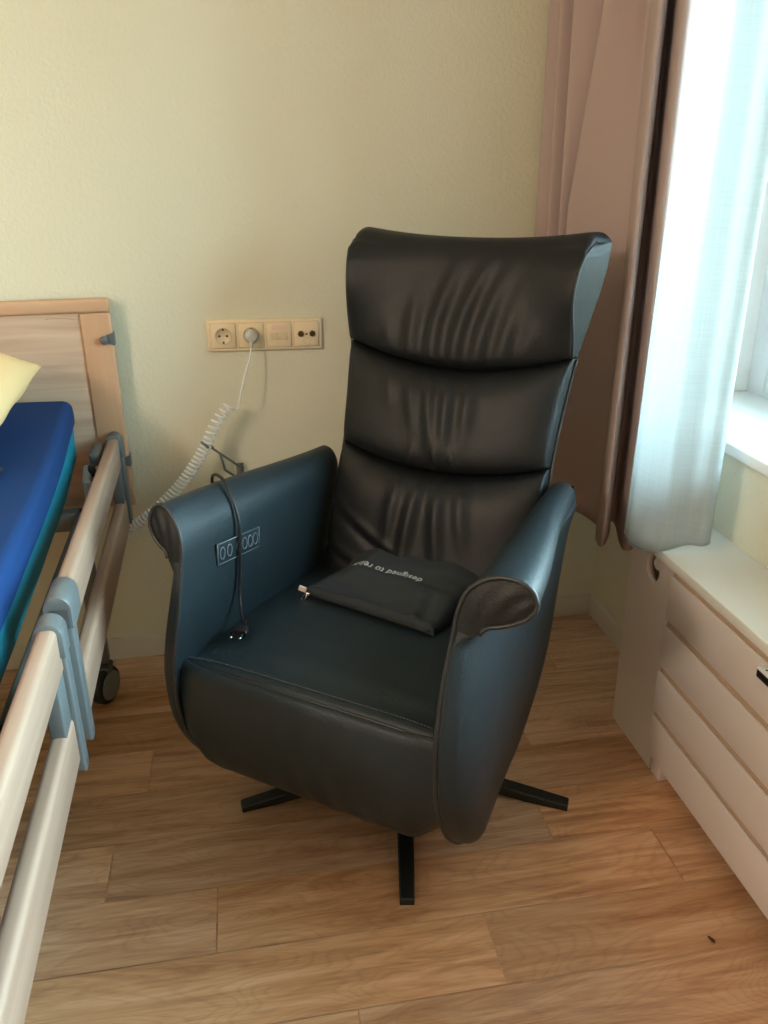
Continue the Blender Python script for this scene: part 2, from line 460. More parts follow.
# --- armrest : a ribbon that rises beside the seat and rolls outward at the top
#          offset from chair middle, height, half thickness, at the front and at the back end
CLF = [(0.296, 0.128, 0.004), (0.300, 0.150, 0.016), (0.304, 0.200, 0.026), (0.306, 0.300, 0.030), (0.305, 0.420, 0.031),
       (0.300, 0.520, 0.028), (0.297, 0.580, 0.023), (0.297, 0.618, 0.020), (0.303, 0.648, 0.025), (0.319, 0.673, 0.035),
       (0.344, 0.688, 0.038), (0.372, 0.694, 0.034), (0.394, 0.693, 0.023), (0.406, 0.691, 0.006)]
CLB = [(0.272, 0.128, 0.004), (0.276, 0.150, 0.016), (0.281, 0.200, 0.026), (0.285, 0.300, 0.030), (0.286, 0.420, 0.031),
       (0.286, 0.520, 0.031), (0.286, 0.580, 0.031), (0.287, 0.610, 0.032), (0.289, 0.638, 0.035), (0.293, 0.658, 0.036),
       (0.298, 0.671, 0.033), (0.304, 0.679, 0.026), (0.310, 0.685, 0.017), (0.313, 0.688, 0.005)]
NK = 44
def arm_profile(CL):
    clp = spline(CL, 400)
    # resample so that both profiles share a parameter : piecewise by control point
    seg = len(CL)-1
    idx = list(range(len(CL)))
    pts = [Vector([smooth_interp(idx, [c[j] for c in CL], seg*i/(NK-1)) for j in range(3)]) for i in range(NK)]
    inn, out = [], []
    for i in range(NK):
        a = pts[max(0, i-1)]; b = pts[min(NK-1, i+1)]
        t = Vector((b.x-a.x, b.y-a.y)); t.normalize()
        nrm = Vector((-t.y, t.x))             # left of the direction of travel = towards the seat
        c = pts[i]; h = c.z
        inn.append((c.x+nrm.x*h, c.y+nrm.y*h)); out.append((c.x-nrm.x*h, c.y-nrm.y*h))
    return inn, out
AF_IN, AF_OUT = arm_profile(CLF)
AB_IN, AB_OUT = arm_profile(CLB)
ZF = [0.12, 0.15, 0.18, 0.22, 0.30, 0.40, 0.47, 0.56, 0.63, 0.69, 0.75]
YFR = [-0.225, -0.285, -0.318, -0.348, -0.382, -0.392, -0.382, -0.355, -0.332, -0.318, -0.305]
ZB = [0.12, 0.15, 0.20, 0.34, 0.49, 0.62, 0.75]
YBK = [-0.150, -0.095, -0.035, 0.095, 0.155, 0.208, 0.225]
def arm_pt(k, side, u, s):
    q = u*u*(3-2*u)*0.5+u*0.5
    fi = AF_IN[k]; fo = AF_OUT[k]; bi = AB_IN[k]; bo = AB_OUT[k]
    f_ = fi if side == 0 else fo; b_ = bi if side == 0 else bo
    if side == 1:      # below the roll the outer skin wraps round to the front edge
        w = 1-sstep(0.600, 0.632, fo[1])
        g0 = 0.22 if s > 0 else 0.42
        g = g0+(1-g0)*math.sqrt(max(0, 1-(1-min(1, u/0.24))**2))
        g = lerp(1, g, w)
        f_ = (lerp(fi[0], fo[0], g), lerp(fi[1], fo[1], g))
        b_ = (lerp(bi[0], bo[0], g), lerp(bi[1], bo[1], g))
    d = lerp(f_[0], b_[0], q); z = lerp(f_[1], b_[1], q)
    zz = lerp(f_[1], b_[1], 0.0)
    y = lerp(smooth_interp(ZF, YFR, f_[1]), smooth_interp(ZB, YBK, b_[1]), u)
    if s < 0 and d > 0.300: d = 0.300+(d-0.300)*lerp(0.55, 1.0, u)
    return Vector((s*d-0.012, y, z))
def arm_inner_x(z, u):
    best = min(range(NK*2//3), key=lambda i: abs(arm_pt(i, 0, u, 1).z-z)); return arm_pt(best, 0, u, 1).x+0.012

for s in (-1, 1):
    ids = [(k, 0) for k in range(NK)] + [(k, 1) for k in range(NK-1, -1, -1)]
    n = len(ids)
    mb = MB()
    NU = 34
    def f(i, u, s=s):
        k, sd = ids[int(round(i*n)) % n]
        return arm_pt(k, sd, u**1.25, s)
    mb.grid(f, n, NU, closed_u=True)
    # soft end caps
    for u0, sign in ((0.0, -1), (1.0, 1)):
        def capf(a, b, u0=u0, sign=sign, s=s):
            k = int(round(b*(NK-1)))
            p = arm_pt(k, 0, u0, s).lerp(arm_pt(k, 1, u0, s), a)
            w = math.sin(PI*a)
            amount = 0.012 if u0 > 0.5 else 0.003*(1-sstep(0.60, 0.66, p.z)) - 0.004*sstep(0.62, 0.67, p.z)
            p.y += sign*amount*w
            return p
        mb.grid(capf, 7, NK)
    arm = mb.build('armrest', M['leather'], chair, weld=0.0002)
    k0 = next(k for k in range(NK) if AF_OUT[k][1] > 0.634)
    ridge = [arm_pt(k, 0, 0.0, s)+Vector((0, -0.002, 0)) for k in range(3, NK)] + [arm_pt(k, 1, 0.0, s)+Vector((0, -0.002, 0)) for k in range(NK-1, k0-2, -1)]
    MB().tube(ridge, 0.0042, 8).build('piping', M['piping'], arm)
    # end of the roll, a separate wrinkled leather piece
    rb = MB()
    def rollf(a, b, s=s):
        k = int(round(lerp(k0-2, NK-1, b)))
        p = arm_pt(k, 0, 0.0, s).lerp(arm_pt(k, 1, 0.0, s), 0.06+0.88*a)
        p.y -= 0.0025+0.004*math.sin(PI*a)*math.sin(PI*min(1, b*1.1)) + 0.0022*math.sin(a*9+b*19)*math.sin(PI*a)*math.sin(PI*b)
        return p
    rb.grid(rollf, 14, NK-k0+2)
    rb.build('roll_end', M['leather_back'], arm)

# --- seat cushion
def seat_top(x, y):
    c = 1-(abs(x)/0.285)**4
    fz = interp([-0.36, -0.30, -0.1, 0.1, 0.2], [0.437, 0.447, 0.452, 0.444, 0.436], y)
    return fz-0.016*(1-c)
sb = MB()
prof = [(0.20, 0.36), (0.205, 0.425), (0.19, 0.438)]
for i in range(26): prof.append((lerp(0.18, -0.335, i/25), None))
prof += [(-0.350, 0.4425), (-0.361, 0.4395), (-0.368, 0.434), (-0.368, 0.41), (-0.355, 0.37)]
def seatf(a, b):
    i = b*(len(prof)-1); k = int(i+1e-6)
    y, z = prof[k]
    x = lerp(-0.298, 0.264, a)
    if z is None: z = seat_top(x, y)+0.0016*math.sin(31*x+9*y)*math.cos(14*y)
    else: z = z-0.012*min(1,(abs(x)/0.285)**6)
    return (x, y, z)
sb.grid(seatf, 40, len(prof))
for e in (0, 1):   # side closings
    n0 = len(sb.v)
    sb.add([seatf(e, k/(len(prof)-1)) for k in range(len(prof))], [tuple(range(len(prof)))], False)
sb.add([seatf(0, 0), seatf(1, 0), seatf(1, 1), seatf(0, 1)], [(0, 1, 2, 3)], False)
seat = sb.build('seat', M['leather'], chair, weld=0.0003, auto=60)
for dz, dy in ((0.0, 0.004), (0.0, 0.0)):
    pass
st = MB()
for k in range(84):    # running stitches along the front edge
    x = lerp(-0.282, 0.250, k/83)
    z = 0.4440-0.012*min(1,(abs(x)/0.285)**6)
    st.tube([(x-0.0022, -0.3515, z), (x+0.0022, -0.3515, z)], 0.0009, 5)
st.build('stitching', M['stitch'], seat)
MB().tube([(-0.012+x*0.27, -0.3695, 0.4335-0.012*abs(x)**6) for x in [i/20-1 for i in range(41)]], 0.0026, 8).build('piping', M['piping'], seat)

# --- upholstered leg rest below the front edge
lr = MB()
LP = [(-0.366, 0.431), (-0.373, 0.433), (-0.381, 0.424), (-0.385, 0.408), (-0.389, 0.38), (-0.393, 0.345), (-0.392, 0.30), (-0.384, 0.25), (-0.368, 0.208), (-0.345, 0.178),
      (-0.315, 0.158), (-0.285, 0.150), (-0.262, 0.158), (-0.265, 0.20), (-0.29, 0.28), (-0.31, 0.36), (-0.33, 0.40), (-0.352, 0.424)]
def legf(a, b):
    k = int(round(b*len(LP))) % len(LP)
    y, z = LP[k]
    t = 2*a-1
    x = lerp(-0.306, 0.257, a) if z < 0.33 else lerp(lerp(-0.306, -0.291, min(1, (z-0.33)/0.06)), 0.257, a)
    e = sstep(0.70, 1.0, abs(t))
    z2 = z+e*e*0.045*max(0, (0.43-z)/0.27)
    y2 = y+e*e*0.010*(1 if y < -0.3 else 0)
    w = 0.0018*math.sin(x*95+2*math.sin(z*30))*sstep(0.41, 0.36, z)*(0.5+0.5*math.sin(x*17+1))
    return (x, y2-w*(1 if y < -0.34 else 0), z2)
NL = 90
vs = [legf(i/(NL-1), k/len(LP)) for i in range(NL) for k in range(len(LP))]
fs = []
for i in range(NL-1):
    for k in range(len(LP)):
        k2 = (k+1) % len(LP)
        fs.append((i*len(LP)+k, i*len(LP)+k2, (i+1)*len(LP)+k2, (i+1)*len(LP)+k))
fs.append(tuple(range(len(LP)))); fs.append(tuple((NL-1)*len(LP)+k for k in range(len(LP))))
lr.add(vs, fs).build('leg_rest', M['leather'], chair, auto=70)
MB().span((-0.262, -0.262, 0.155), (0.262, 0.10, 0.365), 0.02).build('underframe', M['felt'], chair)

# --- backrest
ZY = [0.36, 0.46, 0.58, 0.72, 0.83, 0.94, 1.07, 1.19]
YY = [0.105, 0.142, 0.182, 0.222, 0.262, 0.300, 0.342, 0.376]
WZ = [0.36, 0.46, 0.60, 0.72, 0.83, 0.94, 1.02, 1.10, 1.16, 1.20]
WW = [0.260, 0.260, 0.257, 0.252, 0.257, 0.268, 0.282, 0.294, 0.298, 0.298]
def xs_(z): return 0.005*sstep(0.95, 1.15, z)
def yb_(z): return smooth_interp(ZY, YY, z)
def wb_(z): return smooth_interp(WZ, WW, z)
def ztop(a): return 1.172+0.022*abs(a)**2.2-0.024*max(0, (abs(a)-0.86)/0.14)**2.6
def zs1(a): return 0.944-0.043*(1-a*a)
def zs2(a): return 0.722-0.038*(1-a*a)
# shell
sh = MB()
def shellf(a, b, side):
    t = 2*a-1
    z = lerp(0.34, ztop(t)-0.006, b)
    x = t*(wb_(z)-0.001)+xs_(z)
    edge = 1-(abs(t))**8
    y = yb_(z)+(0.004 if side == 0 else 0.012+0.040*edge*min(1, (1-b)*9+0.05))
    return (x, y, z)
NA, NB = 32, 40
sh.grid(lambda a, b: shellf(a, b, 0), NA, NB); sh.grid(lambda a, b: shellf(a, b, 1), NA, NB)
for e in (0, 1):
    sh.grid(lambda a, b, e=e: shellf(e, b, 0 if a < 0.5 else 1), 2, NB)
    sh.grid(lambda a, b, e=e: shellf(a, e, 0 if b < 0.5 else 1), NA, 2)
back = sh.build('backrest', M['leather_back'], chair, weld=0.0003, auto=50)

rw = random.Random(5)
def creases(spec):
    """(seam position, lean, bend, width, depth, length) of each soft fold"""
    return [(p, l_, b_, w_, d_, n_) for p, l_, b_, w_, d_, n_ in spec]
def crease_h(L, a, v, up):
    """v is distance from the seam the folds start at"""
    h = 0
    for a0, lean, bend, sg, A, ln in L:
        c = a0+lean*v+bend*v*v
        d = (a-c)/sg
        if abs(d) > 6: continue
        f = sstep(-0.02, 0.10, v)*(1-sstep(ln*0.35, ln, v))
        h += f*A*2.3*math.exp(-d*d*1.3)
    return h
def pad(name, zlo, zhi, T, wing, seeds, pow_v=4, extra=None):
    NA2, NB2 = 130, 80
    def edge(a, b):
        t = 2*a-1; z = lerp(zlo(t), zhi(t), b)
        return t, z
    def front(a, b):
        t, z = edge(a, b)
        w = wb_(z)
        ea = (1-abs(t)**6)**0.5
        v = 2*b-1
        eb = (1-abs(v)**pow_v)**0.5
        wg = wing(z)*(abs(t)**2.6)
        body = T(t, b)
        th = 0.008+body*eb*(0.25+0.75*ea)+wg*(0.35+0.65*eb if b > 0.9 else 1.0)
        th -= 0.0*ea
        h = sum(crease_h(L, t, (b if up else 1-b), up) for L, up in seeds)*ea
        rz = 0.012*(1-ea)*0
        xw = w-0.028*wing(z)/0.07
        y = yb_(z)-th-h-(0.0 if extra is None else extra(t, b))
        # round over the side edge
        x = xs_(z)+t*xw-math.copysign(0.006*(abs(t)**30), t)
        return Vector((x, y, z))
    def rear(a, b):
        t, z = edge(a, b)
        return Vector((xs_(z)+t*wb_(z), yb_(z)+0.006, z))
    mb = MB()
    mb.grid(front, NA2, NB2)
    mb.grid(rear, NA2, NB2)
    for e in (0, 1):
        mb.grid(lambda a, b, e=e: front(e, b).lerp(rear(e, b), a), 5, NB2)
        mb.grid(lambda a, b, e=e: front(a, e).lerp(rear(a, e), b), NA2, 4)
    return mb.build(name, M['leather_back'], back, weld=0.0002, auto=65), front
nowing = lambda z: 0.0
def wingf(z): return 0.070*sstep(0.925, 1.10, z)*(1-0.50*sstep(1.12, 1.20, z))
HS = creases([(-0.55, -0.10, 0.0, 0.085, 0.0022, 0.45), (-0.34, -0.12, 0.20, 0.085, 0.0040, 0.75),
              (-0.14, -0.15, 0.35, 0.085, 0.0050, 1.0), (0.05, -0.08, 0.35, 0.085, 0.0052, 1.05), (0.23, 0.02, 0.25, 0.085, 0.0046, 0.95), (0.42, 0.10, 0.10, 0.085, 0.0032, 0.7), (0.62, 0.12, 0.10, 0.08, 0.0018, 0.45)])
MS = creases([(-0.32, 0.20, 0.0, 0.08, 0.0032, 0.75), (-0.13, 0.12, 0.05, 0.075, 0.0048, 1.0), (0.05, 0.06, 0.0, 0.08, 0.0050, 1.0), (0.23, 0.08, -0.05, 0.08, 0.0036, 0.85), (-0.52, 0.1, 0.0, 0.08, 0.0020, 0.5)])
MU = creases([(-0.22, 0.1, 0.0, 0.04, 0.0022, 0.4), (0.05, -0.08, 0.0, 0.04, 0.0025, 0.45), (0.22, -0.15, 0.0, 0.045, 0.0022, 0.4)])
LS = creases([(-0.28, -0.12, 0.10, 0.075, 0.0040, 0.7), (-0.09, -0.12, 0.05, 0.08, 0.0052, 0.9), (0.10, 0.05, 0.15, 0.08, 0.0046, 0.8), (0.29, 0.15, 0.15, 0.08, 0.0030, 0.6)])
_, headfront = pad('headrest_cushion', lambda t: zs1(t)+0.002, lambda t: ztop(t), lambda t, b: 0.040*(1-0.25*t*t), wingf, [(HS, True)], pow_v=5)
pad('middle_cushion', lambda t: zs2(t)+0.002, lambda t: zs1(t)-0.002, lambda t, b: 0.054*(1-0.35*t*t), nowing, [(MS, False), (MU, True)])
def diag(t, b):
    h = 0
    for (t0, b0, sl, A, sg) in ((-0.9, 0.30, -0.20, 0.004, 0.035), (-0.8, 0.55, -0.30, 0.005, 0.04), (0.0, 0.30, -0.12, 0.0045, 0.04), (-0.3, 0.2, -0.25, 0.004, 0.03)):
        d = (b-(b0+sl*(t-t0)))/sg
        h += -A*(math.exp(-d*d)-0.6*math.exp(-((d-1.8)**2)))*math.exp(-((t-t0-0.35)/0.38)**2)
    return h
pad('lumbar_cushion', lambda t: 0.385, lambda t: zs2(t)-0.002, lambda t, b: 0.062*(1-0.35*t*t), nowing, [(LS, False)], extra=diag)
for e in (0, 1):
    pts = [headfront(e, b/30)+Vector((0, -0.001, 0)) for b in range(31)]
    MB().tube(pts, 0.0034, 8).build('piping', M['piping'], back)
for sx in (-1, 1):
    MB().tube([(xs_(z)+sx*(wb_(z)+0.001), yb_(z)+0.003, z) for z in [0.40+0.54*i/30 for i in range(31)]], 0.0026, 8).build('piping', M['piping'], back)

# --- swivel base with five flat legs
bs = MB()
bs.lathe((0.013, 0, 0.03), (0, 0, 1), [(0, 0.048), (0.022, 0.046), (0.028, 0.034), (0.130, 0.030)])
base = bs.build('swivel_base', M['base'], chair, auto=40)
d0 = math.atan2(-0.985, -0.172)-CRZ
for k in range(5):
    a = d0+k*2*PI/5
    ca, sa = math.cos(a), math.sin(a)
    vs = []
    for r, hw, z0, z1 in ((0.02, 0.020, 0.030, 0.052), (0.12, 0.0185, 0.018, 0.042), (0.30, 0.0160, 0.003, 0.024), (0.378, 0.0145, 0.0, 0.0155), (0.381, 0.0140, 0.0, 0.013)):
        for w, z in ((-hw, z0), (-hw, z1-0.003), (-hw+0.003, z1), (hw-0.003, z1), (hw, z1-0.003), (hw, z0)):
            vs.append((0.013+r*ca-w*sa, r*sa+w*ca, z))
    fs = []
    for i in range(4):
        for j in range(6):
            fs.append((i*6+j, i*6+(j+1) % 6, (i+1)*6+(j+1) % 6, (i+1)*6+j))
    fs += [tuple(range(6)), tuple(24+j for j in range(6))]
    MB().add(vs, fs, False).build('base_leg', M['base'], base)

# --- control panel inside the left armrest
xin = -arm_inner_x(0.60, 0.33)-0.012
cp = thing  # (keep name short below)
xa_, xb_ = arm_inner_x(0.61, 0.20), arm_inner_x(0.61, 0.48)
turn_ = math.atan2(xa_-xb_, arm_pt(20, 0, 0.48, 1).y-arm_pt(20, 0, 0.20, 1).y)
tilt = Euler((math.radians(-5), 0, -turn_)).to_matrix()
pc = Vector((xin+0.0015, -0.173, 0.600))
panel = MB().box(pc, (0.004, 0.136, 0.046), 0.0015, tilt).build('control_panel', M['panel'], chair)
rim = MB()
hw, hh = 0.066, 0.0215
rimp = [pc+tilt @ Vector((0.0024, a*hw, b*hh)) for a, b in ((-1, -1), (1, -1), (1, 1), (-1, 1))]
for i in range(4): rim.tube([rimp[i], rimp[(i+1) % 4]], 0.0009, 6)
rim.build('panel_rim', M['ring'], panel)
for yy in (-0.052, -0.030, 0.0, 0.018, 0.036, 0.053):
    b = MB(); ring = []
    for k in range(24):
        t = 2*PI*k/24
        ring.append(pc+tilt @ Vector((0.0028, yy+0.0072*math.cos(t), 0.0125*math.sin(t))))
    b.tube(ring, 0.0011, 6, closed=True)
    b.build('button', M['ring'], panel)

# ------------------------------------------------------------------ power cord over the armrest
cord = thing('power_cord', 'thin black power cord hanging over the recliner armrest, flat plug on the seat', 'cord', CH, CRZ)
path = [(-0.352, -0.085, 0.560), (-0.378, -0.095, 0.630), (-0.385, -0.108, 0.680), (-0.368, -0.128, 0.722), (-0.343, -0.142, 0.7335), (-0.316, -0.152, 0.724),
        (-0.288, -0.165, 0.690), (-0.274, -0.172, 0.645), (-0.2725, -0.179, 0.59), (-0.270, -0.190, 0.53), (-0.262, -0.205, 0.492), (-0.246, -0.224, 0.472), (-0.229, -0.240, 0.4615)]
MB().tube(spline(path, 90), 0.0034, 10).build('cable', M['cable'], cord)
pd = Vector((0.010, -0.038, -0.003)).normalized()
p0 = Vector((-0.230, -0.234, 0.4635)); sx = Vector((pd.y*-1, pd.x, 0)).normalized()*-1
plg = MB()
secs = [(-0.008, 0.0045, 0.0042), (0.008, 0.0055, 0.0050), (0.010, 0.010, 0.0070), (0.022, 0.0165, 0.0085), (0.035, 0.0185, 0.0085), (0.040, 0.0175, 0.0070)]
nrm = Vector((0, 0, 1))
vs, fs = [], []
for d, w, h in secs:
    for k in range(20):
        t = 2*PI*k/20
        c, s_ = math.cos(t), math.sin(t)
        vs.append(p0+pd*d+sx*(w*math.copysign(abs(c)**0.7, c))+nrm*(h*math.copysign(abs(s_)**0.7, s_)))
for i in range(len(secs)-1):
    for k in range(20): fs.append((i*20+k, i*20+(k+1) % 20, (i+1)*20+(k+1) % 20, (i+1)*20+k))
fs += [tuple(range(20)), tuple((len(secs)-1)*20+k for k in range(20))]
plug = plg.add(vs, fs).build('plug', M['cable'], cord, auto=50)
for w in (-0.0092, 0.0092):
    a = p0+pd*0.039+sx*w
    MB().tube([a, a+pd*0.010], 0.0022, 10).build('prong_sleeve', M['cable'], plug)
    MB().tube([a+pd*0.010, a+pd*0.019], 0.0021, 10).build('prong', M['chrome'], plug)

# ------------------------------------------------------------------ black pouch on the seat
bag = thing('zip_pouch', 'flat black fabric zip pouch with white lettering lying on the recliner seat', 'pouch', CH, CRZ)
Q = [(-0.193, -0.062), (0.128, -0.100), (0.157, 0.116), (-0.152, 0.156)]     # FL FR BR BL
def qmap(s, t):
    x = lerp(lerp(Q[0][0], Q[1][0], s), lerp(Q[3][0], Q[2][0], s), t)
    y = lerp(lerp(Q[0][1], Q[1][1], s), lerp(Q[3][1], Q[2][1], s), t)
    return x, y
def bag_top(s, t):
    x, y = qmap(s, t)
    lf = lerp(sstep(-0.05, 0.24, s), 1.0, sstep(0.55, 0.92, t))
    body = 0.026+0.022*sstep(0.05, 0.42, t)*lf+0.029*sstep(0.4, 1.0, t)*lf*sstep(1.12, 0.75, s)
    # raised flat middle panel, slack front corner
    body -= 0.010*math.exp(-((s-0.30)/0.22)**2)*math.exp(-((t-0.16)/0.13)**2)
    d = (s-0.78-0.15*(0.4-t))/0.035
    body += 0.006*math.exp(-d*d)*sstep(0.5, 0.25, t)-0.005*math.exp(-(d-2)**2)*sstep(0.5, 0.25, t)
    d = (t-0.42)/0.035
    body += 0.0025*math.exp(-d*d)*sstep(0.15, 0.3, s)*sstep(0.95, 0.8, s)
    d = (s-0.16-0.10*t)/0.03
    body += 0.003*math.exp(-d*d)*sstep(0.2, 0.5, t)
    body += 0.0010*math.sin(19*s+7*t)+0.0008*math.sin(31*t-11*s)
    es = lerp((1-abs(2*s-1)**10)**0.45, (1-abs(2*s-1)**30*0.5)**0.5, sstep(0.5, 0.9, t))
    eb = 1.0 if t < 0.9 else (1-((t-0.9)/0.1)**4*0.8)**0.5
    ef = 1.0
    z0 = seat_top(x, y)+0.001
    return Vector((x, y, z0+0.004+body*es*eb*ef+0.012*(1-es)))
bg = MB()
NS, NT = 70, 56
bg.grid(bag_top, NS, NT)
def bag_bot(s, t):
    x, y = qmap(s, t)
    return Vector((x, y, seat_top(x, y)+0.003))
bg.grid(bag_bot, NS, NT)
def wallf(s, t):      # bulging front wall
    a, b = bag_bot(s, 0), bag_top(s, 0)
    p = a.lerp(b, t); p.y -= 0.008*math.sin(PI*t)*(1-abs(2*s-1)**8)
    return p
bg.grid(wallf, NS, 8)
bg.grid(lambda s, t: bag_bot(s, 1).lerp(bag_top(s, 1), t), NS, 4)
bg.grid(lambda s, t: bag_bot(0, s).lerp(bag_top(0, s), t), NT, 4)
bg.grid(lambda s, t: bag_bot(1, s).lerp(bag_top(1, s), t), NT, 4)
body = bg.build('pouch_body', M['nylon'], bag, weld=0.0002, auto=60)
def off(p): return p+Vector((0, -0.0012, 0))
zp = MB()
for t in (0.36, 0.46):
    zp.tube([off(wallf(s/40, t)) for s in range(1, 40)], 0.0016, 6)
zip_ = zp.build('zipper', M['nylon_dark'], body)
MB().tube([bag_top(s/50, 0)+Vector((0, 0.003, 0.001)) for s in range(1, 50)], 0.0022, 6).build('seam', M['nylon'], body)
e = wallf(0.015, 0.45)
MB().box(e+Vector((-0.013, 0.0005, 0.006)), (0.018, 0.004, 0.013), 0.0015, Euler((0, 0.35, 0.3))).build('fabric_tab', M['tab'], bag)
pl = MB()
pl.box(e+Vector((0.004, -0.005, 0.0)), (0.012, 0.005, 0.007), 0.0015, Euler((0, 0, 0.2)))
ringp = []
c0 = e+Vector((-0.003, -0.011, -0.009)); ax = Vector((-0.35, -0.30, -0.8)).normalized(); ay = Vector((0.9, -0.25, -0.3)).normalized()
for k in range(20):
    t = 2*PI*k/20; ringp.append(c0+ax*(0.0095*math.cos(t))+ay*(0.004*math.sin(t)))
pl.tube(ringp, 0.0013, 6, closed=True)
pl.build('zipper_pull', M['chrome'], bag)
# printed words, following the cloth
fc = bpy.data.curves.new('lettering', 'FONT'); fc.body = 'designed to relax'; fc.size = 1.0; fc.space_character = 1.06
fo = bpy.data.objects.new('lettering_source', fc); COL.objects.link(fo)
dg = bpy.context.evaluated_depsgraph_get(); dg.update()
tm = bpy.data.meshes.new_from_object(fo.evaluated_get(dg))
COL.objects.unlink(fo); bpy.data.objects.remove(fo)
bm = bmesh.new(); bm.from_mesh(tm)
for _ in range(2):
    bmesh.ops.subdivide_edges(bm, edges=[e_ for e_ in bm.edges if e_.calc_length() > 0.08], cuts=1)
bmesh.ops.triangulate(bm, faces=list(bm.faces))
xs = [v.co.x for v in bm.verts]; wtxt = max(xs)-min(xs); x0t = min(xs)
def inv(px, py):
    s = t = 0.5
    for _ in range(30):
        x, y = qmap(s, t); ex, ey = px-x, py-y
        s += ex/0.31; t += ey/0.22
    return s, t
TS = Vector((0.046, 0.028)); TD = Vector((-0.178, 0.020)); tl = TD.length; td = TD.normalized(); tu = Vector((-td.y, td.x))  # left of travel = towards the viewer
sc_ = tl/wtxt
for v in bm.verts:
    q = TS+td*((v.co.x-x0t)*sc_)+tu*(v.co.y*sc_)
    s, t = inv(q.x, q.y); s = min(0.999, max(0.001, s)); t = min(0.999, max(0.001, t))
    p = bag_top(s, t); p.z += 0.0009
    v.co = p
bm.to_mesh(tm); bm.free(); tm.materials.clear(); tm.materials.append(M['print'])
tm.name = 'lettering'
to = bpy.data.objects.new('lettering', tm); COL.objects.link(to); to.parent = body

# ------------------------------------------------------------------ wall sockets
SX, SZ, SR = -0.973, 0.9205, math.radians(0.75)
sock = thing('socket_panel', 'cream four-gang wall socket strip on the wall beside the recliner back', 'wall socket', (SX, 0, SZ))
sock.rotation_euler = (0, SR, 0)
fb = MB()
fb.box((0, -0.0045, 0), (0.294, 0.009, 0.081), 0.004, seg=3)
sframe = fb.build('socket_frame', M['cream'], sock)
for i, kind in enumerate(('socket', 'socket', 'data', 'antenna')):
    cx = -0.1065+0.071*i
    ins = MB().box((cx, -0.010, 0), (0.0625, 0.006, 0.0625), 0.002, seg=2).build('insert_plate', M['cream'], sock)
    g = MB()
    for a, b in (((-0.0318, -0.0318), (0.0318, -0.0318)), ((0.0318, -0.0318), (0.0318, 0.0318)), ((0.0318, 0.0318), (-0.0318, 0.0318)), ((-0.0318, 0.0318), (-0.0318, -0.0318))):
        g.tube([(cx+a[0], -0.0091, a[1]), (cx+b[0], -0.0091, b[1])], 0.0009, 6)
    g.build('joint', M['cream_dark'], ins)
    if kind == 'socket':
        rg = MB(); rg.lathe((cx, -0.013, 0), (0, -1, 0), [(0, 0.0215), (0.0018, 0.0212), (0.0022, 0.0198), (0.0002, 0.0192)])
        well = rg.build('socket_well', M['cream_dark'], ins)
        for dx in (-0.0095, 0.0095): MB().cyl((cx+dx, -0.0130, 0), (cx+dx, -0.0139, 0), 0.0029, 14).build('pin_hole', M['darkhole'], ins)
        for dz in (-0.0165, 0.0165): MB().box((cx, -0.0140, dz), (0.0045, 0.003, 0.006), 0.0008).build('earth_clip', M['bronze'], ins)
    elif kind == 'data':
        MB().box((cx, -0.0135, 0.0195), (0.038, 0.002, 0.012), 0.0006).build('label_strip', M['pinkstrip'], ins)
        for dx in (-0.0115, 0.0115):
            p = MB()
            for a, b in (((-0.0095, -0.0085), (0.0095, -0.0085)), ((0.0095, -0.0085), (0.0095, 0.0085)), ((0.0095, 0.0085), (-0.0095, 0.0085)), ((-0.0095, 0.0085), (-0.0095, -0.0085))):
                p.tube([(cx+dx+a[0], -0.0131, -0.004+a[1]), (cx+dx+b[0], -0.0131, -0.004+b[1])], 0.0008, 6)
            p.box((cx+dx, -0.0132, -0.004), (0.018, 0.001, 0.016), 0.0003)
            p.build('port_flap', M['cream_dark'], ins)
    else:
        for dx in (-0.0150, 0.0150):
            p = MB(); p.lathe((cx+dx, -0.0128, 0.001), (0, -1, 0), [(0, 0.0078), (0.004, 0.0076), (0.0045, 0.005), (0.002, 0.0035)]); p.build('antenna_jack', M['bronze'], ins, auto=40)
        MB().lathe((cx, -0.0128, 0.0), (0, -1, 0), [(0, 0.0028), (0.0012, 0.0024)]).build('screw', M['bronze'], ins)
        MB().tube([(cx+0.0085*math.cos(2*PI*k/24), -0.0130, -0.0175+0.0085*math.sin(2*PI*k/24)) for k in range(24)], 0.0006, 5, closed=True).build('moulded_ring', M['cream_dark'], ins)

# ------------------------------------------------------------------ spiral cable
spi = thing('spiral_cable', 'pale coiled spiral cable running from the wall socket down to the bed rail', 'cable', (-1.0085, -0.015, 0.9205))
def rel(p): return Vector(p)-Vector((-1.0085, -0.015, 0.9205))
ph = MB(); ph.lathe(rel((-1.0085, -0.0135, 0.9205)), (0, -1, 0), [(0, 0.0178), (0.012, 0.0175), (0.020, 0.0160), (0.024, 0.012), (0.0245, 0.004)])
ph.lathe(rel((-1.0095, -0.034, 0.9095)), (-0.1, -0.45, -1), [(0, 0.0058), (0.010, 0.0048), (0.016, 0.0034)], 14)
ph.build('wall_plug', M['plug_grey'], spi, auto=50)
st1 = [rel(p) for p in ((-1.0105, -0.040, 0.896), (-1.018, -0.050, 0.865), (-1.030, -0.060, 0.835), (-1.043, -0.067, 0.795), (-1.052, -0.070, 0.760), (-1.056, -0.071, 0.748), (-1.064, -0.071, 0.744))]
MB().tube(spline(st1, 40), 0.0022, 8).build('straight_lead', M['coil'], spi)
axis = spline([rel(p) for p in ((-1.075, -0.068, 0.757), (-1.100, -0.068, 0.730), (-1.120, -0.069, 0.702), (-1.142, -0.070, 0.658), (-1.178, -0.075, 0.603), (-1.226, -0.080, 0.545), (-1.280, -0.090, 0.497), (-1.322, -0.090, 0.466), (-1.378, -0.075, 0.425))], 1200)
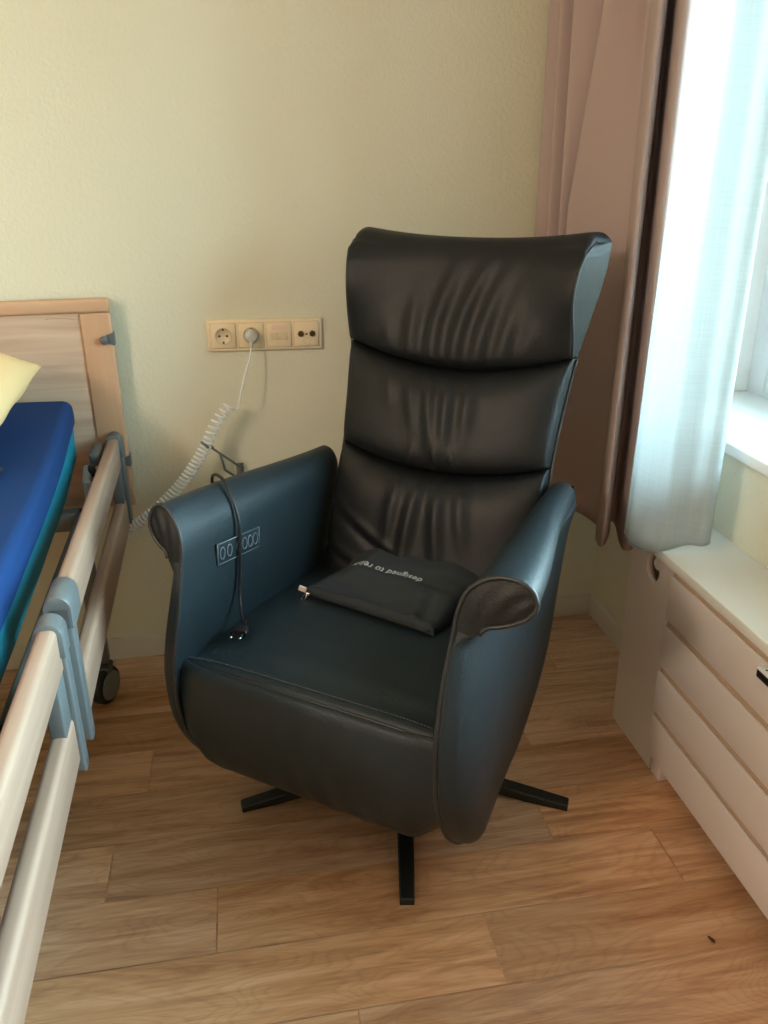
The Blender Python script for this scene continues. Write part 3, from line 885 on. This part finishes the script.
cum = [0]
for i in range(1, len(axis)): cum.append(cum[-1]+(axis[i]-axis[i-1]).length)
tot = cum[-1]
cp_ = []
turn = 0.0
for i, p in enumerate(axis):
    q = cum[i]/tot
    pitch = interp([0, 0.16, 0.30, 1.0], [0.0180, 0.0165, 0.0118, 0.0105], q)
    if i: turn += (cum[i]-cum[i-1])/pitch
    t = (axis[min(i+1, len(axis)-1)]-axis[max(i-1, 0)]).normalized()
    u = t.cross(Vector((0, 1, 0))).normalized(); w = t.cross(u)
    r = 0.0125
    cp_.append(p+(u*math.cos(2*PI*turn)+w*math.sin(2*PI*turn))*r)
MB().tube(cp_, 0.0031, 8).build('coil', M['coil'], spi)

# ------------------------------------------------------------------ cable hook on the wall
hk = thing('cable_hook', 'thin grey metal wall bracket holding up the spiral cable', 'bracket', (-1.064, 0, 0.55))
hrel = lambda p: Vector(p)-Vector((-1.064, 0, 0.55))
b = MB(); b.box(hrel((-1.064, -0.002, 0.548)), (0.020, 0.004, 0.055), 0.001); b.build('wall_plate', M['steel'], hk)
b = MB(); b.tube([hrel(p) for p in ((-1.061, -0.004, 0.566), (-1.061, -0.02, 0.568), (-1.146, -0.058, 0.652))], 0.0032, 8)
arm_ = b.build('bracket_arm', M['steel'], hk)
b = MB(); b.tube([hrel(p) for p in ((-1.112, -0.043, 0.618), (-1.104, -0.022, 0.565), (-1.070, -0.004, 0.530))], 0.0035, 8); b.build('strut', M['steel'], hk)
b = MB(); b.tube(spline([hrel(p) for p in ((-1.146, -0.058, 0.652), (-1.154, -0.066, 0.660), (-1.152, -0.088, 0.664), (-1.138, -0.092, 0.652))], 20), 0.0036, 8)
b.tube([hrel(p) for p in ((-1.138, -0.054, 0.647), (-1.128, -0.060, 0.640))], 0.0042, 8)
b.build('hook_tip', M['steel'], hk)

# ------------------------------------------------------------------ care bed
BO = (-1.36, -0.08, 0.0); BRZ = math.atan(0.029)
bed = thing('care_bed', 'adjustable care bed with beech headboard and pale wooden side rails', 'bed', BO, BRZ)
HX1 = 0.016; HX0 = -0.99
hb = MB().span((HX0+0.07, 0.038, 0.50), (HX1-0.070, 0.052, 0.998), 0.001)
head = hb.build('headboard', M['beech_panel'], bed)
MB().span((HX1-0.073, 0.033, 0.490), (HX1, 0.060, 0.996), 0.005, 3).build('headboard_post', M['beech_post'], head)
MB().span((HX0, 0.033, 0.490), (HX0+0.073, 0.060, 0.996), 0.005, 3).build('headboard_post', M['beech_post'], head)
MB().span((HX0, 0.031, 0.996), (HX1+0.001, 0.062, 1.030), 0.008, 4).build('headboard_top_rail', M['beech_top'], head)
# grain crack line in the panel
MB().tube(spline([(-0.135, 0.0372, 0.985), (-0.115, 0.0372, 0.987), (-0.09, 0.0372, 0.986), (-0.062, 0.0372, 0.980)], 16), 0.0008, 5).build('grain_line', M['beech_top'], head)
for zc, w in ((0.932, 1.0), (0.615, 1.0)):
    c = MB()
    x1 = HX1+0.002
    vs = []
    for y in (0.0315, 0.061):
        for x, z in ((x1, zc+0.016), (x1-0.018, zc+0.010), (x1-0.018, zc-0.010), (x1, zc-0.016)): vs.append((x, y, z))
    c.add(vs, [(0, 1, 2, 3), (7, 6, 5, 4), (0, 4, 5, 1), (1, 5, 6, 2), (2, 6, 7, 3), (3, 7, 4, 0)], False)
    if zc > 0.8: c.lathe((x1-0.024, 0.0340, zc-0.002), (0, -1, 0), [(0, 0.010), (0.010, 0.010), (0.013, 0.007)], 18)
    c.build('edge_clip', M['grey_plastic'], head)

def side_board(y0, y1, z0, z1, name):
    # rounded board : flat sides, full round top
    pts = []
    w = 0.028; r = 0.0095
    for k in range(7):
        t = PI/2*k/6; pts.append((-r+math.cos(t)*r, z1-r+math.sin(t)*r))
    for k in range(7):
        t = PI/2+PI/2*k/6; pts.append((-w+r+math.cos(t)*r, z1-r+math.sin(t)*r))
    pts += [(-w+0.0005, z0+0.006), (-w+0.006, z0), (-0.006, z0), (-0.0005, z0+0.006)]
    n = len(pts); vs = [(x, y, z) for y in (y0, y1) for x, z in pts]
    fs = [(i, (i+1) % n, n+(i+1) % n, n+i) for i in range(n)] + [tuple(range(n)), tuple(range(n, 2*n))]
    m = MB().add(vs, fs)
    return m.build(name, M['rail'], bed, auto=60)
ZU0, ZU1, ZL0, ZL1 = 0.612, 0.690, 0.443, 0.528
for (ya, yb) in ((0.004, -0.850), (-0.958, -1.96)):
    side_board(ya-0.004, yb+0.006, ZU0, ZU1, 'side_rail')
    side_board(ya-0.004, yb+0.006, ZL0, ZL1, 'side_rail')
def post(y0, y1, caplen, capdir, z0=0.425):
    """grey upright with a rounded cap that clasps the end of the upper board"""
    m = MB()
    m.span((-0.031, y0, z0), (0.006, y1, 0.680), 0.004, 3)
    # cap
    pts = []
    w0, w1 = -0.035, 0.008
    for k in range(11):
        t = PI*k/10
        pts.append(((w0+w1)/2+math.cos(t)*(w1-w0)/2, 0.676+math.sin(t)*0.0225))
    pts += [(w0, 0.640), (w1, 0.640)]
    n = len(pts); yA, yB = y0, y1+capdir*caplen
    if capdir < 0: yA, yB = y0, y1-caplen
    ys = [yA, lerp(yA, yB, 0.03), lerp(yA, yB, 0.97), yB]
    sc = [0.94, 1, 1, 0.94]
    vs = []
    for y, q in zip(ys, sc):
        for x, z in pts: vs.append((-0.0135+(x+0.0135)*q, y, 0.665+(z-0.665)*q))
    fs = []
    for j in range(3):
        for i in range(n): fs.append((j*n+i, j*n+(i+1) % n, (j+1)*n+(i+1) % n, (j+1)*n+i))
    fs += [tuple(range(n)), tuple(3*n+i for i in range(n))]
    m.add(vs, fs)
    # small foot lug
    m.box((0.0, (y0+y1)/2, z0+0.004), (0.012, abs(y1-y0)*0.7, 0.02), 0.003)
    return m.build('rail_post', M['grey_plastic'], bed, auto=50)
post(0.031, -0.012, 0.002, -1, z0=0.455)          # head end
p1 = post(-0.882, -0.850, 0.045, 1)               # near end of the first rail section
p2 = post(-0.930, -0.962, 0.008, -1)              # far end of the second rail section
post(-1.965, -1.935, 0.02, 1)
MB().span((-0.022, -0.884, 0.44), (-0.006, -0.928, 0.655), 0.002).build('rail_joint', M['grey_light'], bed)
for (a, b_) in ((-0.012, -0.045), (-0.838, -0.850), (-0.962, -1.010)):
    MB().span((-0.026, a, ZL1-0.004), (-0.002, b_, ZU0+0.004), 0.003).build('rail_spacer', M['grey_plastic'], bed)
# steel frame and lifting gear between mattress and rails
MB().span((-0.125, 0.010, 0.455), (-0.085, -1.95, 0.505), 0.004).span((-0.91, 0.010, 0.455), (-0.87, -1.95, 0.505), 0.004)\
    .span((-0.91, 0.010, 0.455), (-0.085, -0.03, 0.505), 0.004).span((-0.91, -0.92, 0.455), (-0.085, -0.96, 0.505), 0.004)\
    .span((-0.91, -1.91, 0.455), (-0.085, -1.95, 0.505), 0.004).build('bed_frame', M['frame_metal'], bed)
for (x, y) in ((-0.105, -0.11), (-0.89, -0.11), (-0.105, -1.85), (-0.89, -1.85)):
    leg = MB().span((x-0.018, y-0.018, 0.11), (x+0.018, y+0.018, 0.458), 0.003).build('bed_leg', M['frame_metal'], bed)
    f = MB(); f.box((x+0.0, y-0.010, 0.100), (0.038, 0.050, 0.014), 0.003)
    f.box((x, y-0.012, 0.098), (0.05, 0.05, 0.012), 0.003)
    f.build('caster_fork', M['grey_dark'], leg)
    wy = y-0.024
    sw = math.radians(-24); wx, wv = math.cos(sw), math.sin(sw)
    W0 = Vector((x+0.002, wy, 0.052)); AX = Vector((wx, wv, 0))
    MB().lathe(W0-AX*0.0165, AX, [(0, 0.038), (0.002, 0.049), (0.008, 0.052), (0.025, 0.052), (0.031, 0.049), (0.033, 0.038)], 32).build('caster_wheel', M['rubber'], leg, auto=40)
    MB().lathe(W0+AX*0.0166, AX, [(0, 0.040), (0.0045, 0.039), (0.007, 0.030), (0.0075, 0.004)], 32).build('caster_disc', M['disc'], leg, auto=40)
rl = MB(); rl.box((-0.062, -0.155, 0.640), (0.020, 0.060, 0.034), 0.006, Euler((0.5, 0, 0))); rl.box((-0.058, -0.195, 0.615), (0.018, 0.022, 0.060), 0.006, Euler((-0.3, 0, 0)))
lever = rl.build('release_lever', M['grey_light'], bed)
lk = MB(); lk.lathe((-0.052, -0.145, 0.655), (1, -0.3, 0.4), [(0, 0.016), (0.010, 0.016), (0.014, 0.012)], 20); lk.build('lever_knob', M['rubber'], lever)
MB().lathe((-0.040, -0.149, 0.660), (1, -0.3, 0.4), [(0, 0.006), (0.003, 0.005)], 14).build('bolt', M['chrome'], lever)
MB().lathe((-0.050, -0.182, 0.632), (1, -0.3, 0.4), [(0, 0.007), (0.004, 0.006)], 14).build('bolt', M['chrome'], lever)
MB().box((-0.048, -0.06, 0.65), (0.026, 0.10, 0.07), 0.008).build('rail_bracket', M['grey_dark'], bed)
lk = MB(); lk.cyl((-0.052, -0.80, 0.600), (-0.052, -0.93, 0.585), 0.014); lk.build('guide_tube', M['chrome'], bed)
lk = MB()
for k in range(3): lk.cyl((-0.052, -0.825-k*0.018, 0.598-0.002*k), (-0.052, -0.833-k*0.018, 0.597-0.002*k), 0.0175)
lk.build('tube_collar', M['grey_light'], bed)
MB().box((-0.055, -1.00, 0.565), (0.034, 0.13, 0.07), 0.008).build('rail_bracket', M['grey_dark'], bed)
MB().cyl((-0.07, -0.93, 0.50), (-0.055, -0.93, 0.60), 0.012).build('bracket_post', M['grey_dark'], bed)

# mattress : teal underside with a blue fitted sheet pulled over it
mat_ = thing('mattress', 'teal foam mattress in a dark blue fitted sheet on the care bed', 'mattress', BO, BRZ)
MY = [-1.95, -1.1, -0.95, -0.83, -0.70, -0.50, -0.25, -0.10, 0.005]
ZBD = [0.630, 0.635, 0.645, 0.654, 0.660, 0.668, 0.690, 0.716, 0.733]       # blue / teal boundary
def zbd(y): return smooth_interp(MY, ZBD, y)+0.005*math.sin(y*11)*sstep(-0.6, -0.9, y)
def zbot(y): return zbd(y)-0.046-0.012*sstep(-0.5, -0.1, y)-0.03
MX0, MX1 = -0.93, -0.104
tb = MB()
def tealf(a, b):
    y = lerp(-1.93, 0.003, b)
    k = int(round(a*4)) % 4
    x, z = ((MX1, zbd(y)+0.02), (MX1-0.004, zbot(y)), (MX0, zbot(y)), (MX0, zbd(y)+0.02))[k]
    return (x, y, z)
tb.grid(tealf, 4, 90, closed_u=True, smooth=False)
tb.add([tealf(k/4, 0) for k in range(4)]+[tealf(k/4, 1) for k in range(4)], [(0, 1, 2, 3), (4, 5, 6, 7)], False)
tb.build('mattress_core', M['teal'], mat_)
sf = MB()
def sheetf(a, b):
    y = lerp(-1.94, 0.006, b)
    zb = zbd(y); zt = zb+0.066
    r = 0.020
    # end round at the head
    if b > 0.985: zt -= 0.010*((b-0.985)/0.015)**2
    x1, x0 = MX1+0.004, MX0-0.004
    pr = [(x1, zb), (x1+0.001, zb+0.015), (x1, zt-r)]
    for k in range(1, 9):
        t = PI/2*k/8; pr.append((x1-r+math.cos(t)*r, zt-r+math.sin(t)*r))
    for k in range(1, 30): 
        q = k/30; x = lerp(x1-r, x0+r, q)
        pr.append((x, zt+0.004*math.sin(PI*q)+0.0012*math.sin(23*x+8*y)))
    for k in range(0, 9):
        t = PI/2+PI/2*k/8; pr.append((x0+r+math.cos(t)*r, zt-r+math.sin(t)*r))
    pr += [(x0, zb)]
    k = int(round(a*(len(pr)-1)))
    return (pr[k][0], y, pr[k][1])
NP = 3+8+29+9+1
sf.grid(sheetf, NP, 100)
sf.add([sheetf(k/(NP-1), 1) for k in range(NP)], [tuple(range(NP))], False)
sf.add([sheetf(k/(NP-1), 0) for k in range(NP)], [tuple(range(NP))], False)
sf.build('fitted_sheet', M['blue'], mat_, weld=0.0003, auto=60)
def mat_top(y): return zbd(y)+0.066

# pillow leaning on the headboard
pil = MB()
PW, PH = 0.70, 0.42
def pillowf(a, b, side):
    u, v = 2*a-1, 2*b-1
    e = ((1-abs(u)**3.2)*(1-abs(v)**3.2))
    e = max(0, e)**0.5
    pinch = 1-0.07*(1-u*u)*abs(v)**2-0.0
    pinch2 = 1-0.045*(1-v*v)*abs(u)**2
    th = 0.085*e*side+0.003*math.sin(6*u+4*v)*e*side+0.003*math.sin(11*u*v+2*u)*(1-e)*e*4*side
    return Vector((u*PW/2*pinch2, v*PH/2*pinch, th))
pil.grid(lambda a, b: pillowf(a, b, 1), 60, 44); pil.grid(lambda a, b: pillowf(a, b, -1), 60, 44)
pillow = pil.build('pillow', M['yellow'], None, weld=0.0004)
tag(pillow, 'pale yellow pillow at the head of the blue bed against the headboard', 'pillow')
pillow.rotation_euler = Euler((math.radians(13), math.radians(6), math.radians(-5)))
pillow.location = Vector((-1.490, -0.175, 0.900))-pillow.rotation_euler.to_matrix() @ Vector((PW/2, PH/2, 0))

tbm = MB(); tbm.box((0, 0, 0.0045), (0.075, 0.15, 0.009), 0.003)
tab = tbm.build('tablet', M['tablet']); tag(tab, 'small flat black device lying on the blue bed sheet', 'device')
tab.location = (-1.583, -0.530, 0.7425); tab.rotation_euler = (math.radians(3.5), 0, math.radians(-10))

# ------------------------------------------------------------------ radiator cover
cov = thing('radiator_cover', 'long white radiator cover with grooved front panels under the window', 'radiator cover', (0, -0.525, 0))
cr = lambda p: (p[0], p[1]+0.525, p[2])
CY0, CY1 = -0.525, -2.35
MB().span(cr((-0.174, CY0+0.002, 0.524)), cr((-0.0005, CY1, 0.546)), 0.002).build('top_board', M['cover_top'], cov)
# end panel with a round hole for the valve
ep = MB(); xp, xq = -0.160, -0.142
y0, y1, z0, z1 = CY0, -0.729, 0.0, 0.5235
hc = (-0.632, 0.478); hr = 0.033; q = 0.045
def rectf(ya, yb, za, zb, x): return [(x, ya, za), (x, yb, za), (x, yb, zb), (x, ya, zb)]
for x in (xp, xq):
    for r_ in ((y0, hc[0]+q, z0, z1), (hc[0]-q, y1, z0, z1), (hc[0]+q, hc[0]-q, z0, hc[1]-q), (hc[0]+q, hc[0]-q, hc[1]+q, z1)):
        ep.add([cr(p) for p in rectf(*r_, x)], [(0, 1, 2, 3)], False)
    N = 48; vs = []
    for k in range(N):
        t = 2*PI*k/N; c, s_ = math.cos(t), math.sin(t); m_ = max(abs(c), abs(s_))
        vs.append(cr((x, hc[0]+q*c/m_, hc[1]+min(q, 0.0455)*s_/m_)))
    for k in range(N):
        t = 2*PI*k/N; vs.append(cr((x, hc[0]+hr*0.9*math.cos(t), hc[1]+hr*math.sin(t))))
    ep.add(vs, [(k, (k+1) % N, N+(k+1) % N, N+k) for k in range(N)], False)
vs = []
for x in (xp, xq):
    for k in range(48):
        t = 2*PI*k/48; vs.append(cr((x, hc[0]+hr*0.9*math.cos(t), hc[1]+hr*math.sin(t))))
ep.add(vs, [(k, (k+1) % 48, 48+(k+1) % 48, 48+k) for k in range(48)], True)
for a, b_ in (((y0, z0), (y1, z0)), ((y1, z0), (y1, z1)), ((y1, z1), (y0, z1)), ((y0, z1), (y0, z0))):
    ep.add([cr((xp, a[0], a[1])), cr((xp, b_[0], b_[1])), cr((xq, b_[0], b_[1])), cr((xq, a[0], a[1]))], [(0, 1, 2, 3)], False)
ep.build('end_panel', M['cover'], cov, weld=0.0002, recalc=True)
MB().span(cr((-0.142, CY0, 0.0)), cr((-0.013, CY0-0.018, 0.5235)), 0.0).build('side_panel', M['cover'], cov)
MB().span(cr((-0.1655, -0.731, 0.050)), cr((-0.146, CY1, 0.5235)), 0.0).build('backing_board', M['cover_groove_shade'], cov)
for z0_, z1_ in ((0.052, 0.156), (0.172, 0.274), (0.290, 0.390), (0.406, 0.510)):
    MB().span(cr((-0.1725, -0.731, z0_)), cr((-0.1655, CY1, z1_)), 0.002).build('front_panel', M['cover'], cov)
MB().span(cr((-0.160, -0.738, 0.0)), cr((-0.135, -0.775, 0.052)), 0.001).build('foot', M['cover'], cov)
MB().span(cr((-0.160, -2.25, 0.0)), cr((-0.135, -2.29, 0.052)), 0.001).build('foot', M['cover'], cov)

vt = MB(); prof = [(0, 0.016), (0.004, 0.0175)]
for k in range(7): prof += [(0.006+k*0.0055, 0.0178), (0.0085+k*0.0055, 0.0162)]
prof += [(0.048, 0.016), (0.052, 0.012)]
vt.lathe((-0.100, -0.628, 0.494), (-1, -0.05, -0.2), prof, 24)
vt.cyl((-0.100, -0.628, 0.494), (-0.002, -0.628, 0.51), 0.010)
val = vt.build('thermostat_valve', M['silver'], None, auto=40); tag(val, 'ribbed white radiator thermostat knob inside the hole of the radiator cover', 'radiator valve')

rc = thing('remote_control', 'small black device with a silver top stuck to the front of the radiator cover', 'device', (-0.173, -1.100, 0.496))
b = MB(); b.box((-0.009, -0.025, 0.0), (0.018, 0.10, 0.017), 0.003, Euler((0, 0, 0))); rb_ = b.build('remote_body', M['cable'], rc)
b = MB(); b.box((-0.0095, -0.025, 0.0095), (0.018, 0.099, 0.004), 0.0012); top_ = b.build('remote_top', M['silver'], rc)
b = MB(); b.lathe((-0.009, 0.010, 0.0113), (0, 0, 1), [(0, 0.0022), (0.0008, 0.002)], 12); b.build('remote_button', M['cable'], rc)
b = MB(); b.box((-0.0185, -0.040, 0.003), (0.0035, 0.050, 0.010), 0.001); b.build('remote_badge', M['silver'], rc)

cb = MB(); cb.tube([(-0.006, 0.004, 0.0024), (-0.002, 0.0, 0.0030), (0.004, -0.004, 0.0026), (0.006, -0.006, 0.0022)], [0.0012, 0.0024, 0.0022, 0.001], 8)
cr_ = cb.build('crumb', M['crumb']); cr_.location = (-0.2635, -1.188, 0); cr_.rotation_euler = (0, 0, math.radians(-30)); tag(cr_, 'tiny dark crumb on the floorboards in front of the radiator cover', 'crumb')

# ------------------------------------------------------------------ curtains
def curtain(name, pathfn, zhem, ztop_, nu, nv, mat, thick):
    mb = MB()
    def f(a, b):
        z = lerp(zhem(a), ztop_, b)
        x, y = pathfn(a, z)
        return (x, y, z)
    mb.grid(f, nu, nv)
    o = mb.build(name, mat, None, recalc=False)
    sm = o.modifiers.new('thickness', 'SOLIDIFY'); sm.thickness = thick; sm.offset = 0
    return o
def pinkpath(a, z):
    sh_ = 0.30*(1.63-min(1.75, max(1.22, z)))           # the fourth fold falls slantwise
    k4 = min(-0.175, -0.300+sh_)
    q = sstep(1.63, 1.15, z)
    sw = sstep(1.1, 0.45, z)
    P = [(-0.060, -0.016), (-0.160, -0.016), (-0.240, -0.018), (-0.268, -0.040), (-0.240, -0.072), (-0.205, -0.072), (-0.200, -0.090), (-0.262, -0.105), (-0.268, -0.120), (-0.232, -0.128), (-0.205, -0.124), (-0.200, -0.140), (-0.250, -0.168), (-0.255, -0.180),
         (-0.215, lerp(-0.215, -0.18, q)), (-0.170, lerp(-0.215, -0.175, q)), (-0.165, lerp(-0.235, -0.18, q)), (-0.235, k4-0.005), (-0.250, k4-0.015), (-0.238, k4-0.04), (-0.200, lerp(-0.360, -0.31, q)), (-0.176-0.01*sw, -0.372), (-0.182-0.012*sw, -0.395), (-0.200-0.012*sw, -0.430), (-0.212-0.01*sw, -0.478), (-0.207-0.01*sw, -0.490), (-0.192-0.006*sw, -0.472),
         (-0.170, -0.425), (-0.148, -0.375), (-0.136, -0.365), (-0.136, -0.385), (-0.150, -0.425), (-0.168, -0.475), (-0.178, -0.512), (-0.172, -0.530), (-0.145, -0.520)]
    t = a*(len(P)-1)
    idx = list(range(len(P)))
    x = smooth_interp(idx, [p[0] for p in P], t); y = smooth_interp(idx, [p[1] for p in P], t)
    return x+0.003*math.sin(z*3+a*20), y
def pinkhem(a): return 0.475+0.008*math.sin(a*26)
pc_ = curtain('curtain', pinkpath, pinkhem, ZC-0.002, 300, 60, M['pink'], 0.0016)
tag(pc_, 'heavy dusky pink curtain bunched in folds in the room corner behind the recliner', 'curtain')
def sheerpath(a, z):
    P = [(-0.205, -0.560), (-0.214, -0.600), (-0.204, -0.640), (-0.200, -0.668), (-0.186, -0.690), (-0.160, -0.700), (-0.142, -0.708), (-0.122, -0.725), (-0.106, -0.732), (-0.094, -0.722)]
    idx = list(range(len(P))); t = a*(len(P)-1)
    s_ = sstep(1.3, 0.6, z)
    return smooth_interp(idx, [p[0] for p in P], t)+0.022*(min(z, 1.8)-0.5)*(1-0.8*a)+0.005*math.sin(a*20+z*0.8)*(0.6+0.4*s_), smooth_interp(idx, [p[1] for p in P], t)
def sheerhem(a): return lerp(0.530, 0.572, sstep(0.15, 0.80, a))+0.002*math.sin(a*9)
shr = curtain('sheer_curtain', sheerpath, sheerhem, ZC-0.002, 120, 60, M['sheer'], 0.0008)
tag(shr, 'white translucent voile curtain hanging at the bright window', 'curtain')
hm = MB().tube([(*sheerpath(a/60, sheerhem(a/60)), sheerhem(a/60)+0.004) for a in range(61)], 0.0016, 6)
hm.build('hem', M['sheer'], shr)

# ------------------------------------------------------------------ light
world = bpy.data.worlds.new('sky'); scene.world = world; world.use_nodes = True
wn = world.node_tree; bgN = wn.nodes['Background']
tcw = wn.nodes.new('ShaderNodeTexCoord'); sepw = wn.nodes.new('ShaderNodeSeparateXYZ')
wn.links.new(tcw.outputs['Generated'], sepw.inputs[0])
crw = wn.nodes.new('ShaderNodeValToRGB')
mrw = wn.nodes.new('ShaderNodeMapRange'); mrw.inputs['From Min'].default_value = -0.3; mrw.inputs['From Max'].default_value = 0.7
wn.links.new(sepw.outputs['Z'], mrw.inputs['Value']); wn.links.new(mrw.outputs[0], crw.inputs['Fac'])
e = crw.color_ramp.elements
e[0].position = 0.22; e[0].color = (0.20, 0.25, 0.20, 1)
e[1].position = 0.34; e[1].color = (0.68, 0.93, 1.0, 1)
x_ = e.new(1.0); x_.color = (0.55, 0.84, 1.0, 1)
wn.links.new(crw.outputs['Color'], bgN.inputs['Color'])
bgN.inputs['Strength'].default_value = 17.0

pa = bpy.data.lights.new('window_portal', 'AREA'); pa.shape = 'RECTANGLE'; pa.size = abs(WY1-WY0); pa.size_y = WZ1-WZ0
pa.cycles.is_portal = True
po = bpy.data.objects.new('window_portal', pa); COL.objects.link(po)
po.location = (0.36, (WY0+WY1)/2, (WZ0+WZ1)/2); po.rotation_euler = Euler((PI/2, 0, PI/2))

lp = bpy.data.lights.new('room_lamp', 'POINT'); lp.energy = 82; lp.color = (1.0, 0.82, 0.64); lp.shadow_soft_size = 0.17
lo = bpy.data.objects.new('room_lamp', lp); COL.objects.link(lo); lo.location = (-3.25, -2.65, 2.15)

# ------------------------------------------------------------------ camera
R = [[0.98572281, -0.07325174, 0.15160713], [-0.1680932, -0.37593491, 0.91127253], [-0.00975788, -0.92374624, -0.38288074]]
cam = bpy.data.cameras.new('camera'); co = bpy.data.objects.new('camera', cam); COL.objects.link(co)
cam.sensor_fit = 'VERTICAL'; cam.sensor_height = 24.0; cam.lens = 24.0*824/1024; cam.clip_start = 0.01
mw = Matrix.Identity(4)
for i in range(3):
    mw[i][0] = R[i][0]; mw[i][1] = -R[i][1]; mw[i][2] = -R[i][2]
mw[0][3], mw[1][3], mw[2][3] = -1.0265, -2.1692, 1.3090
co.matrix_world = mw
scene.camera = co

vs_ = scene.view_settings
scene.display_settings.display_device = 'sRGB'
vs_.view_transform = 'Standard'; vs_.look = 'None'; vs_.gamma = 1.0; vs_.use_curve_mapping = False
vs_.exposure = 0.72
cy = scene.cycles
cy.use_denoising = True
cy.max_bounces = 10; cy.diffuse_bounces = 5; cy.transparent_max_bounces = 16
cy.sample_clamp_indirect = 6.0
